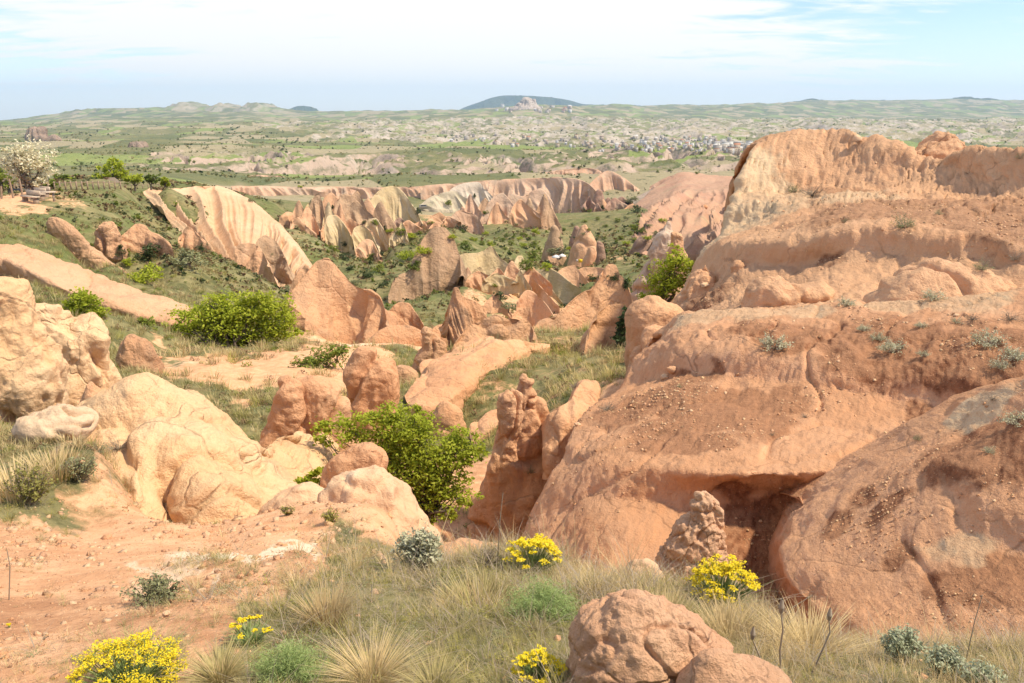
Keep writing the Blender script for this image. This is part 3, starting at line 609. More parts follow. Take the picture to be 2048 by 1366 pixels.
# foreground-left cream mass with the saddle to the two-humped rock
loft('cream_outcrop', [
 [(120,830,8.8),(158,808,9.0),(190,790,9.0),(235,784,9),(270,777,8.9),(300,797,8.8),(335,815,8.6),(372,838,8.5),(410,866,8.4),(440,893,8.3),(470,912,8.4),(520,905,9.3),(560,880,10.2),(620,880,11),(655,930,10.8)],
 [(110,850,8.5),(155,835,8.6),(190,825,8.6),(240,815,8.6),(290,822,8.5),(330,850,8.3),(370,875,8.2),(410,900,8.1),(445,925,8.0),(475,940,8.1),(525,935,8.9),(570,930,9.6),(630,950,10.0),(662,975,9.8)],
 [(100,885,8.1),(150,880,8.2),(200,880,8.1),(260,870,8.0),(310,885,7.9),(355,905,7.8),(400,930,7.75),(440,950,7.7),(480,965,7.8),(530,965,8.4),(580,965,8.9),(630,985,9.2),(668,1005,9.2)],
 [(90,920,7.7),(150,925,7.7),(210,925,7.6),(270,925,7.5),(320,935,7.6),(360,940,7.6),(400,960,7.5),(440,975,7.5),(490,990,7.6),(540,995,8.0),(590,995,8.3),(630,1005,8.5),(668,1025,8.6)],
 [(85,990,7.2),(150,1000,7.1),(210,1010,7.1),(270,1010,7.1),(330,1020,7.5),(380,1020,7.3),(430,1025,7.2),(480,1030,7.3),(540,1035,7.5),(590,1035,7.7),(630,1040,7.9),(668,1055,8)],
 [(85,1060,6.9),(150,1070,6.9),(270,1080,6.9),(330,1090,7.2),(430,1090,7.0),(540,1095,7.2),(600,1100,7.4),(668,1110,7.6)],
 ], 270, 180, M_cream,
 lambda P_, U, V: .17*fbm(P_, .8, 6, .5) + .12*np.abs(perlin(P_*1.3+3)) + .10*crease(P_, 1.0, .07, 4) + .012*ridged(P_, 6, 3),
 drop=4, label='sunlit cream rock mass dropping to the terrace at the left')

# ------------------------------------------------------------------ free standing rocks, near to far
R_ = 'rock'
spire('clay_boulder', [(1214,1215,1330),(1232,1185,1372),(1262,1158,1412),(1300,1143,1448),(1340,1133,1480),(1400,1125,1500),(1480,1120,1520)], 1.98, M_boulder, .75, 170, 170, bump=.022, bsc=7, cr=.8, seed=2,
      label='large rough clay boulder at the bottom edge among the dry grass', cat=R_)
spire('clay_boulder', [(1320,1400,1480),(1336,1380,1530),(1352,1365,1560),(1380,1350,1590),(1440,1330,1620)], 1.8, M_boulder, .6, 100, 70, bump=.012, bsc=8, seed=5,
      label='low clay lump in front of the big boulder at the bottom edge', cat=R_)
pin = [(988,1392,1418),(1005,1388,1432),(1030,1382,1440),(1050,1362,1441),(1075,1345,1442),(1100,1328,1446),(1125,1320,1452),(1150,1317,1462),(1180,1314,1480),(1230,1300,1510)]
spire('rock_pinnacle', pin, 5.0, M_boulder, .6, 130, 170, rg=.8, bump=.026, bsc=7, cr=1.2, seed=9, label='jagged pale pinnacle standing in front of the dark hollow', cat=R_)
spire('clay_hump', [(1092,900,955),(1102,868,990),(1118,845,1020),(1150,830,1050),(1200,800,1080)], 5.3, M_near, .7, 90, 50, bump=.03, bsc=2.5, seed=4, label='low orange hump at the rim behind the dry grass, left of the yellow flowers', cat=R_)
spire('clay_hump', [(1130,1262,1310),(1142,1248,1322),(1165,1235,1330),(1200,1225,1345)], 4.6, M_soilrock, .7, 70, 40, bump=.03, bsc=3, seed=6, label='small smooth hump left of the jagged pinnacle foot', cat=R_)
spire('rock_block', [(903,690,750),(912,668,760),(935,655,764),(960,652,764),(985,650,765),(1010,648,770)], 8.4, M_near, .6, 90, 70, rg=.5, bump=.07, bsc=1.7, exp=3.4, cr=.8, seed=3, label='blocky orange rock standing in front of the bright green tree', cat=R_)
spire('rock_mound', [(958,700,760),(970,680,790),(990,665,808),(1010,650,822),(1040,640,842),(1080,630,868),(1120,620,890)], 6.6, M_soilrock, .9, 110, 70, rg=.5, bump=.09, bsc=1.3, seed=8, label='pale rounded mound below the blocky orange rock', cat=R_)
spire('rock_mound', [(982,580,640),(992,555,662),(1010,530,670),(1040,510,680)], 7.3, M_soilrock, .7, 80, 40, bump=.05, bsc=1.6, seed=11, label='low cream mound at the right end of the terrace rim', cat=R_)
spire('rock_slab', [(828,75,150),(836,48,175),(850,40,182),(864,50,180),(878,70,172),(888,100,165)], 7.9, rock_mat('slab_stone', (.60,.42,.26), (.66,.48,.31), (.48,.30,.17), (.36,.26,.17), .6, s=3, bump=.05), .8, 90, 50, bump=.05, bsc=3, exp=3, cr=1.2, seed=14, down=.05,
      label='flat weathered stone slab lying on the grassy mound', cat=R_)
spire('rock_stub', [(768,172,192),(785,166,198),(805,162,200),(830,158,205),(860,150,220)], 9.3, M_near, .8, 60, 50, bump=.07, bsc=2, seed=15, label='small upright knob at the left end of the cream outcrop', cat=R_)
spire('cream_rock', [(572,-40,18),(590,-60,30),(612,-80,38),(625,-95,44),(650,-110,60),(690,-120,85),(740,-130,112),(790,-135,126),(820,-138,130),(860,-140,134),(900,-145,138)], 10.5, M_cream, .6, 160, 150, bump=.2, rg=.5, bsc=.9, cr=.9, seed=21,
      label='tall sunlit cream rock cut by the left edge of the picture', cat=R_)
spire('cream_rock', [(615,56,76),(630,50,98),(650,48,150),(668,45,185),(700,42,206),(735,42,218),(770,46,223),(800,50,225),(840,50,228)], 13, M_cream, .7, 140, 120, bump=.2, rg=.5, bsc=.8, cr=.9, seed=23,
      label='broad cream rock with pointed left tip behind the tall edge rock', cat=R_)
def quiet(o, **k): return tagset(o, **k)
spire('humped_rock', [(753,570,584),(762,562,594),(785,556,602),(815,551,606),(850,540,612),(890,520,618),(930,500,624),(965,490,630)], 11.7, M_near, .8, 110, 110, bump=.12, bsc=1.0, cr=.8, seed=2, exp=2.5, label='narrow left hump of rock between the grass hollow and the bright green tree', cat=R_)
spire('humped_rock', [(758,614,634),(768,600,656),(785,594,674),(810,590,688),(840,588,697),(870,578,704),(900,545,714),(935,515,724),(975,490,735)], 11.9, M_near, .75, 120, 110, bump=.13, bsc=1.0, cr=.9, seed=19, exp=2.4, label='broad rounded hump of rock just left of the bright green tree top', cat=R_)
spire('rock_pillar', [(702,722,748),(716,712,762),(735,706,778),(760,700,790),(790,697,794),(820,698,795),(845,704,790),(880,700,795)], 17, M_near, .75, 120, 110, bump=.2, bsc=.6, exp=2.6, cr=.9, seed=31,
      label='squat hooded rock pillar standing on the meadow in the centre', cat=R_)
# pillar with a knobbed head and arm at the gully
spire('knobbed_pillar', [(792,1018,1050),(806,1008,1070),(830,998,1088),(860,990,1108),(900,985,1128),(950,975,1140),(1000,960,1150),(1060,945,1160),(1120,930,1170)], 12.2, M_near, .7, 140, 140, bump=.15, bsc=.9, cr=.9, seed=33,
      label='stout orange pillar leaning on the clay bank above the dark gully', cat=R_)
spire('small_crag', [(752,1042,1060),(762,1036,1066),(772,1038,1064),(782,1034,1070),(796,1032,1074),(812,1036,1070)], 12.1, M_near, .9, 60, 60, bump=.06, bsc=2.5, cr=1.0, seed=35, down=.5, label='small stacked knob on top of the stout orange pillar', cat=R_)
spire('small_crag', [(786,1014,1036),(800,1006,1044),(820,1002,1046),(850,1000,1044),(880,1004,1036)], 11.5, M_near, .8, 60, 60, bump=.09, bsc=2, cr=1.0, seed=36, down=.4, label='craggy pale knob clinging to the left shoulder of the stout pillar', cat=R_)
ridge('rock_bridge', [(1085,870,11.6),(1095,832,11.6),(1110,815,11.6),(1135,802,11.8),(1150,780,12),(1168,764,12.3),(1185,768,12.4),(1200,800,12)],
      [(1085,905,11.2),(1100,905,11.1),(1115,895,11.1),(1135,880,11.2),(1150,862,11.3),(1165,845,11.5),(1180,832,11.6),(1200,830,11.6)], M_near, p=.55, nu=80, nv=50, bump=.08, bsc=1.6, depth=.6, seed=38, label='arm of rock linking the stout pillar to the clay bank', cat=R_)
# boulders at the left end of the strip
spire('smooth_boulder', [(600,1290,1330),(608,1272,1350),(625,1260,1368),(650,1255,1384),(680,1254,1390),(715,1252,1392),(760,1250,1395)], 18.5, M_near, .8, 110, 90, bump=.16, bsc=.6, exp=2.6, seed=41, label='big smooth orange boulder left of the clay bank rim', cat=R_)
spire('cracked_boulder', [(662,1300,1322),(675,1290,1334),(695,1276,1334),(720,1262,1326),(745,1254,1320),(770,1250,1315)], 15.2, M_near, .8, 70, 60, bump=.12, bsc=1.1, cr=1.2, seed=43, label='cracked boulder leaning below the big smooth one', cat=R_)
ridge('leaning_slab', [(1168,705,27),(1172,670,27.5),(1182,640,28),(1200,618,28.5),(1222,606,29),(1240,606,29),(1252,616,29),(1256,640,28.5)],
      [(1170,712,26.5),(1182,716,26.2),(1195,712,26.2),(1208,700,26.5),(1222,690,26.8),(1235,680,27),(1246,668,27.5),(1256,660,28)], M_near, p=.5, nu=80, nv=60, bump=.22, bsc=.5, depth=1, seed=44, label='curved slab of rock leaning right beside the dark bush', cat=R_)
spire('dark_crag', [(535,1398,1424),(548,1386,1432),(565,1372,1440),(585,1362,1440),(605,1356,1436),(630,1354,1430),(660,1350,1425)], 20.6, M_near, .8, 90, 80, bump=.22, bsc=.8, cr=1.4, seed=45, label='craggy blocks stacked at the lower left foot of the flat-topped hill', cat=R_)
spire('rock_rib', [(560,1530,1580),(568,1512,1640),(585,1500,1660),(605,1494,1640),(635,1490,1620)], 15.6, M_mesa, .6, 90, 50, bump=.16, bsc=.8, seed=47, label='rounded rib of clay lying below the stepped scarp', cat=R_)
spire('small_crag', [(524,1470,1486),(532,1464,1492),(545,1463,1492),(552,1466,1488)], 19.6, M_mesa, .9, 40, 26, bump=.05, bsc=2, seed=48, down=.1, label='small round stone ball stuck on the stepped scarp', cat=R_)
spire('clay_knoll', [(528,1840,1905),(540,1810,1960),(560,1790,2010),(590,1770,2060),(620,1750,2100)], 14.2, M_mesa, .55, 110, 60, bump=.16, bsc=.8, cr=.9, seed=49, exp=2.8, label='orange knoll with flat grassy cap at the right edge above the strip', cat=R_)
spire('summit_knob', [(281,1870,1922),(290,1850,1926),(305,1836,1928),(325,1825,1930),(345,1815,1935)], 25.5, M_mesa, .8, 90, 50, bump=.2, bsc=1.2, cr=1, seed=50, label='craggy knob on the skyline right of the flat-topped hill', cat=R_)
spire('scree_stone', [(270,1710,1716),(274,1707,1722),(279,1706,1724)], 25.8, M_soilrock, .9, 20, 12, bump=.02, bsc=3, down=.2, label='small pale cairn stone on the edge of the flat-topped hill', cat=R_)

# ribbon fins and humps of the middle ground
ridge('ribbon_fin', [(812,801,20.5),(830,792,20.8),(852,776,21.2),(880,752,22),(905,733,22.6),(935,712,23.4),(965,693,24.2),(1000,679,25),(1035,678,25.6),(1065,684,26.2),(1100,690,27)],
      [(815,808,20.2),(835,812,20),(858,812,19.9),(885,806,20.1),(910,792,20.6),(938,772,21.5),(966,752,22.5),(1000,733,23.4),(1035,716,24.6),(1065,703,25.7),(1100,694,26.8)], M_near, p=.6, nu=160, nv=60, bump=.14, bsc=.7, seed=51, depth=.7, label='long sinuous orange ribbon of rock winding up the grassy slope', cat=R_)
ridge('ribbon_fin', [(842,785,22),(850,762,22.6),(870,742,23.2),(895,731,23.8),(930,712,24.6),(965,694,25.6),(990,688,26)],
      [(838,790,21.6),(850,790,21.5),(870,780,21.6),(895,765,22.2),(930,745,23),(965,725,24),(992,705,25)], M_near, p=.6, nu=110, nv=44, bump=.12, bsc=.7, seed=52, depth=.7, label='shorter orange ribbon tucked behind the long sinuous one', cat=R_)
ridge('humped_rock', [(900,710,30),(905,690,30),(925,662,30.4),(945,643,30.8),(970,636,31),(990,629,31),(1015,634,31),(1045,634,31),(1062,645,31),(1068,665,30.5),(1066,680,30)],
      [(900,716,29),(910,716,28.8),(930,710,28.8),(950,706,28.8),(970,704,28.8),(990,702,28.8),(1015,700,28.9),(1040,694,29),(1055,688,29.2),(1064,684,29.6),(1070,682,29.8)], M_near, p=.5, nu=140, nv=80, bump=.25, bsc=.5, seed=53, depth=1.4, label='hunched orange rock with a beaked right end in the centre', cat=R_)
ridge('sail_rock', [(893,668,33),(898,630,33.5),(904,590,34),(909,573,34),(914,573,34),(925,590,34),(945,600,34),(962,612,34),(968,628,34)],
      [(893,680,32),(903,684,31.8),(913,684,31.6),(923,682,31.6),(933,680,31.8),(943,678,32),(953,672,32.3),(962,660,32.6),(970,650,33)], M_near, p=1.15, round_=1, nu=100, nv=70, bump=.12, bsc=.5, seed=54, flute=.5, ff=.7, depth=1.4, label='sharp sail-shaped rock with one tall point in the centre', cat=R_)
spire('rock_spike', [(655,848,853),(668,846,866),(680,848,886),(694,848,893),(708,840,892),(722,834,896),(740,828,900)], 30.5, M_near, .7, 80, 70, bump=.18, bsc=.8, cr=.8, seed=55, label='small spiky rock beside the sandy clearing', cat=R_)
spire('rock_stub', [(656,985,1010),(664,978,1018),(680,976,1020),(700,970,1022),(720,962,1024)], 29.0, M_near, .6, 50, 40, bump=.1, bsc=1, seed=56, label='smooth stub in front of the hunched orange rock', cat=R_)
spire('clay_hump', [(737,790,812),(742,785,825),(752,782,833),(765,780,838),(780,778,842)], 27, M_near, .7, 60, 36, bump=.1, bsc=.8, seed=57, label='low hump peeping out behind the hooded pillar', cat=R_)
spire('clay_hump', [(808,880,905),(815,872,915),(828,866,922),(842,862,924),(860,858,930)], 19.6, M_near, .8, 60, 36, bump=.09, bsc=1, seed=58, label='small rounded boulder in grass above the bright green tree', cat=R_)
ridge('clay_fin', [(940,872,18),(965,850,18.3),(1000,832,18.8),(1030,818,19.5),(1050,812,20)], [(942,882,17.6),(968,866,17.8),(1002,846,18.3),(1030,828,19.2),(1052,816,19.8)], M_near, p=.6, nu=60, nv=26, bump=.08, bsc=1, seed=59, depth=.4, label='thin orange fin in the grass behind the bright green tree', cat=R_)
ridge('twin_cone', [(573,612,46),(582,585,46.5),(600,560,47),(618,538,47.5),(636,520,48),(648,513,48),(658,514,48),(672,530,48),(688,549,48),(705,566,47.8),(722,575,47.5),(738,575,47),(752,582,47),(764,600,46.5),(772,630,45.5),(778,665,44),(780,680,43.6)],
      [(570,640,44),(585,645,43.6),(602,650,43.2),(620,655,43),(640,662,42.6),(655,668,42.3),(670,674,42),(685,680,41.8),(700,686,41.5),(715,690,41.3),(730,692,41.2),(742,692,41.2),(755,692,41.3),(766,690,41.6),(776,686,42),(782,684,42.4),(786,684,42.6)],
      M_near, p=1.15, round_=0, nu=170, nv=96, bump=.22, bsc=.28, seed=61, flute=1.5, ff=.16, slant=-.12, depth=1.5, label='big twin-peaked orange cone right of the spreading green tree', cat=R_)
ridge('saddle_rock', [(770,628,50),(785,612,50.5),(800,603,51),(815,604,51),(830,622,50.5),(845,645,49),(852,662,47)],
      [(770,665,46.5),(785,668,46.2),(800,670,46),(815,672,46),(830,674,45.8),(845,676,45.6),(856,678,45.4)], M_near, p=1.1, nu=90, nv=56, bump=.22, bsc=.35, seed=62, flute=.3, ff=.35, depth=1.5, label='low saddle rock just right of the twin-peaked cone', cat=R_)
for k, (c, b, lb) in enumerate([
   ([(735,682,40),(760,660,40.5),(785,650,41),(815,650,41.5),(845,662,41.5),(862,675,41)], [(738,690,39.5),(765,684,39.5),(790,680,39.7),(818,680,40),(845,682,40.3),(865,684,40.5)], 'orange lip of rock curving over the sandy clearing'),
   ([(850,678,42),(862,660,42.5),(880,648,43),(900,646,43),(915,655,42.5)], [(850,690,41),(865,690,41),(882,690,41),(900,690,41),(915,690,41)], 'orange shoulder of rock behind the small spiky rock')]):
    ridge('rock_lip', c, b, M_near, p=.6, nu=60, nv=34, bump=.12, bsc=.5, seed=63+k, depth=.8, label=lb, cat=R_)
# the tall rounded monolith
ridge('monolith', [(776,590,86),(786,560,87),(800,547,88),(815,542,89),(828,510,90),(842,480,91),(856,460,92),(872,451,92),(888,453,92),(902,466,92),(912,485,91),(919,510,90),(922,535,88),(924,555,86)],
      [(776,606,82),(790,612,80),(804,612,79),(818,610,78),(832,606,78),(846,600,78),(860,594,78),(874,588,78.5),(886,582,79),(897,577,80),(907,571,81),(914,566,82),(920,562,83),(926,560,84)],
      M_grey, p=.75, nu=130, nv=90, bump=.5, bsc=.12, seed=65, flute=.5, ff=.10, depth=3, label='tall rounded grey-brown monolith in the middle of the valley', cat=R_)
g1 = [
 ('pale_peak', [(908,540,104),(913,517,105),(932,506,106),(952,506,107),(968,499,108),(982,491,108),(999,512,107),(1019,531,105),(1036,552,103)], [(908,556,99),(918,558,98),(930,560,97),(950,561,96),(966,560,96),(983,558,96),(1000,558,96),(1018,558,97),(1038,560,98)], M_olive, 'pale pointed peak right of the monolith', 67),
 ('pale_peak', [(914,578,93),(925,565,93.5),(938,551,94),(959,533,94.5),(974,551,94),(982,566,93)], [(914,584,90),(926,586,89),(940,587,89),(958,587,89),(973,586,89.5),(984,582,90)], M_olive, 'front pale crest below the pointed peak on the left', 68),
 ('pale_peak', [(958,576,91),(977,554,92),(988,543,92.5),(997,535,93),(1004,541,92.5),(1012,551,92),(1024,550,92),(1035,548,92),(1042,560,91),(1048,576,90)], [(958,588,88),(975,588,87),(986,588,87),(997,588,87),(1004,587,87),(1012,586,87),(1024,586,87.5),(1036,586,88),(1044,590,88),(1050,594,88)], M_pink, 'pinkish double crest below the pointed peak on the right', 168),
 ('flank_ridge', [(1042,566,88),(1048,551,88.5),(1060,549,89),(1069,559,88),(1082,573,86),(1094,587,84),(1106,600,81),(1118,612,79)], [(1042,582,84),(1050,590,83),(1060,598,82),(1068,606,81),(1080,614,80),(1091,620,79),(1104,622,78),(1119,618,78)], M_pink, 'smooth pink nose between the olive cones', 70),
 ('flank_ridge', [(1066,568,96),(1070,557,97),(1083,555,97),(1094,565,96),(1103,577,95),(1111,588,94),(1126,606,92)], [(1072,584,92),(1078,592,91),(1088,600,90),(1098,606,90),(1106,610,90),(1114,612,90),(1127,612,90)], M_olive, 'grey-green nose right of the smooth pink one', 71),
 ('flank_ridge', [(1034,604,68),(1044,588,69),(1054,580,69.5),(1064,582,69.5),(1075,591,69),(1088,603,68),(1102,622,66),(1112,640,64)], [(1030,640,64),(1040,646,63),(1052,650,62.5),(1062,652,62),(1074,652,62),(1088,652,62),(1102,652,62),(1114,650,62)], M_pink, 'pink flank descending towards the long wall', 69),
 ('olive_cone', [(1028,552,118),(1034,540,119),(1049,533,120),(1060,535,120),(1072,540,120),(1084,539,120),(1097,537,120),(1108,540,119),(1118,546,118),(1138,562,116),(1162,578,113)], [(1030,562,114),(1040,566,113),(1052,572,112),(1064,580,111),(1076,588,110),(1088,594,109.5),(1100,600,109),(1110,604,109),(1122,606,109),(1144,602,109),(1164,592,110)], M_olive, 'yellowish olive cone with two soft humps', 72),
 ('dusky_cone', [(1112,548,128),(1119,540,129),(1133,533,130),(1148,530,130),(1160,544,129),(1172,558,127),(1184,572,125)], [(1112,556,125),(1122,562,124),(1136,568,123),(1150,574,122),(1162,578,122),(1174,582,122),(1186,584,122)], M_pink, 'dusky pink cone with a pale right edge', 73),
 ('dusky_cone', [(1150,545,134),(1165,535,135),(1185,534,135),(1205,536,134),(1215,545,132)], [(1150,556,130),(1168,558,129),(1186,558,129),(1204,558,129),(1216,556,130)], M_pink, 'low pale saddle behind the dusky pink cone', 74),
 ('green_cone', [(1022,540,128),(1030,522,129),(1037,512,130),(1042,512,130),(1050,526,129),(1060,545,127)], [(1022,552,124),(1031,556,123),(1038,558,122),(1044,558,122),(1052,556,123),(1062,552,124)], M_olive, 'little grey-green point at the edge of the orchard', 75),
 ('valley_tower', [(1094,538,196),(1096,512,197),(1102,511,197),(1110,513,197),(1118,528,196),(1122,540,195)], [(1094,544,192),(1097,546,191),(1103,547,191),(1110,547,191),(1118,546,191),(1123,544,192)], M_pink, 'short square tower beside the white parasols', 76),
 ('pale_peak', [(1022,640,58),(1030,624,58.5),(1040,618,59),(1052,615,59),(1058,611,59),(1062,630,58.5),(1068,658,57)], [(1022,652,56),(1032,658,55),(1042,662,55),(1052,664,54.5),(1058,666,54.5),(1064,666,54.5),(1070,664,55)], M_near, 'cracked thin blade rising behind the hunched rock', 77),
 ('pale_peak', [(962,622,72),(970,606,72.5),(980,595,73),(990,585,73.5),(1002,601,73),(1012,614,72),(1024,630,71)], [(962,634,69),(972,638,68.5),(982,640,68),(991,641,68),(1002,641,68),(1013,640,68.5),(1026,638,69)], M_pink, 'small white-edged tooth behind the sail-shaped rock', 78),
]
for nm, c, b, mt, lb, sd_ in g1:
    Yc = c[0][2]
    ridge(nm, c, b, mt, p=1.2, round_=0, nu=80, nv=50, bump=.0018*Yc, bsc=12/Yc*1.5, seed=sd_, flute=.0035*Yc, ff=14/Yc, slant=-.05, depth=Yc*.02, label=lb, cat=R_)
ridge('rock_wall', [(1070,655,44),(1076,645,44.5),(1100,634,45),(1118,625,45.5),(1140,602,46.5),(1165,582,47.5),(1188,568,48),(1200,552,48.5),(1207,535,49),(1218,526,49),(1230,528,49),(1240,545,48.5),(1252,560,48),(1262,590,47),(1270,630,45)],
      [(1072,676,41.5),(1078,676,41.3),(1100,674,41),(1120,668,41),(1142,660,41.3),(1167,652,41.8),(1190,645,42.2),(1202,640,42.5),(1212,637,42.6),(1222,634,42.8),(1232,632,43),(1244,630,43),(1256,630,43),(1266,636,43),(1276,642,43)],
      M_near, p=.8, nu=170, nv=90, bump=.35, bsc=.25, seed=80, depth=1.4, flute=.15, ff=.3, label='long curved orange wall rising to a pale cap on the right', cat=R_)
spire('leaning_pinnacle', [(444,1333,1340),(456,1326,1346),(480,1312,1350),(505,1300,1350),(530,1285,1345),(560,1268,1345),(590,1256,1345),(630,1250,1345)], 52, rock_mat('capped_tuff', (.55,.34,.22), (.62,.46,.33), (.66,.56,.44), (.35,.27,.19), .6, s=.5, strata=.5, bump=.05), .6, 120, 110, bump=.55, bsc=.3, cr=.9, seed=81,
      label='tall leaning pinnacle with a pointed top left of the leafy tree', cat=R_)
spire('leaning_pinnacle', [(462,1344,1352),(480,1342,1362),(505,1336,1368),(540,1330,1372),(590,1325,1380)], 50, M_near, .7, 80, 70, bump=.4, bsc=.4, cr=.9, seed=82, label='shorter stub pinnacle attached right of the tall leaning one', cat=R_)
# towers on the valley floor
spire('fairy_chimney', [(452,1106,1112),(465,1101,1118),(480,1096,1122),(500,1091,1126),(520,1088,1130),(535,1086,1132)], 205, M_grey, .8, 60, 50, bump=.9, bsc=.08, seed=83, label='pointed cave-pocked tower at the edge of the orchard', cat=R_)
spire('fairy_chimney', [(451,1166,1174),(462,1156,1182),(480,1146,1190),(500,1140,1192),(520,1137,1190),(535,1135,1186),(548,1134,1182)], 180, M_pink, .8, 80, 70, bump=1.0, bsc=.07, seed=84, label='tallest pink tower with the small yellow sign at its foot', cat=R_)
spire('fairy_chimney', [(496,1178,1190),(508,1172,1192),(520,1166,1190),(535,1160,1186),(548,1156,1182)], 172, M_pink, .8, 50, 40, bump=.6, bsc=.09, seed=85, label='slab leaning on the right side of the tallest pink tower', cat=R_)
spire('fairy_chimney', [(453,1151,1155),(462,1147,1160),(475,1143,1162),(490,1140,1164)], 200, M_red, .8, 40, 30, bump=.5, bsc=.1, seed=86, label='thin dark point just behind the tallest pink tower', cat=R_)
spire('fairy_chimney', [(484,1194,1204),(492,1192,1208),(505,1190,1210),(515,1188,1212)], 190, M_red, .8, 36, 26, bump=.4, bsc=.1, seed=87, label='small dark stub between the path and the tallest pink tower', cat=R_)
spire('cave_church', [(415,1078,1084),(425,1070,1086),(440,1064,1088),(452,1058,1090),(462,1050,1092),(475,1042,1096)], 290, M_red, .7, 70, 50, bump=1.6, bsc=.05, seed=88, label='reddish cave church tower with round dark window', cat=R_)
spire('cave_church', [(380,1196,1201),(392,1188,1206),(410,1182,1212),(428,1178,1216),(440,1176,1218)], 360, M_red, .8, 60, 44, bump=1.6, bsc=.04, seed=89, label='dusky red cone with a cave door at the canyon mouth', cat=R_)
spire('cave_church', [(399,1204,1208),(410,1200,1214),(425,1197,1220),(438,1196,1222)], 335, M_pink, .8, 50, 34, bump=1.1, bsc=.05, seed=90, label='orange cone leaning on the dusky red one', cat=R_)
spire('red_hump', [(478,1278,1296),(484,1270,1304),(494,1264,1306),(504,1260,1308)], 190, M_red, .7, 40, 26, bump=.5, bsc=.1, seed=91, label='small brick-red hump on the green terrace', cat=R_)
# left slope fins
spire('dark_fin', [(438,104,116),(448,96,132),(460,92,146),(475,100,160),(495,120,182),(515,140,208),(535,165,235),(555,190,262),(575,215,280)], 50, M_near, .35, 100, 80, bump=.25, bsc=.4, seed=92, label='dark-sided fin running down the left grassy slope', cat=R_)
spire('pocked_rock', [(446,203,214),(455,196,222),(470,192,232),(485,190,240),(505,192,250)], 53, M_near, .7, 80, 60, bump=.35, bsc=.5, cr=1, seed=93, label='pocked rounded rock on the left slope', cat=R_)
ridge('pocked_ridge', [(228,480,54),(245,468,55),(262,455,55.5),(275,447,56),(286,448,56),(300,462,55.5),(315,470,55),(330,478,54),(345,495,53)], [(230,492,53),(248,498,52),(264,500,51.8),(278,502,51.6),(290,503,51.5),(304,504,51.5),(318,505,51.4),(332,506,51.4),(348,506,51.6)], M_near, p=.65, nu=100, nv=50, bump=.3, bsc=.4, seed=94, depth=1, label='pocked ridge with a rounded peak on the left slope', cat=R_)
ridge('white_edge_fin', [(358,478,72),(366,458,73),(375,450,73),(385,455,73),(400,472,72),(412,485,71)], [(358,486,70),(368,492,69.5),(378,494,69),(388,494,69),(402,494,69),(414,492,69.5)], M_pink, p=.8, nu=60, nv=36, bump=.3, bsc=.3, seed=95, depth=1, label='small pink fin with white edge above the dark bushes', cat=R_)
ridge('round_fin', [(464,520,80),(468,498,80.5),(480,486,81),(498,486,81),(512,488,80.5),(524,500,80),(534,520,78),(545,545,76),(556,572,73)], [(470,535,76),(478,545,75),(490,552,74),(502,557,73.5),(514,562,73),(526,567,72.5),(538,572,72),(550,576,71.5),(562,580,71)], M_pink, p=.6, nu=110, nv=60, bump=.4, bsc=.25, seed=96, depth=1.6, flute=.3, ff=.2, label='rounded pink fin at the foot of the fluted slope', cat=R_)
ridge('round_fin', [(508,500,88),(515,480,89),(530,469,90),(545,474,90),(558,490,89),(570,515,87),(582,545,84),(592,565,82)], [(512,530,82),(520,538,81),(534,545,80),(548,550,79),(560,555,78.5),(572,562,78),(584,570,77),(596,578,76)], M_grey, p=.6, nu=110, nv=60, bump=.4, bsc=.25, seed=97, depth=1.6, flute=.3, ff=.2, label='grey mottled fin behind the rounded pink one', cat=R_)
ridge('side_cone', [(574,600,56),(580,575,56.5),(592,548,57),(604,530,57.5),(612,527,57.5),(622,540,57),(632,560,56)], [(570,625,53),(580,630,52.5),(592,634,52),(604,638,51.5),(614,640,51.5),(624,640,51.5),(636,640,51.5)], M_near, p=1.1, nu=70, nv=46, bump=.25, bsc=.35, seed=98, depth=1, flute=.3, ff=.3, label='shaded side cone at the left shoulder of the twin-peaked cone', cat=R_)
spire('grey_boulder', [(672,252,270),(680,245,286),(695,240,300),(712,238,312),(728,238,318),(745,236,322)], 25, M_near, .8, 90, 60, bump=.16, bsc=.6, cr=.6, seed=99, label='lone grey-brown boulder left of the tilled patch', cat=R_)

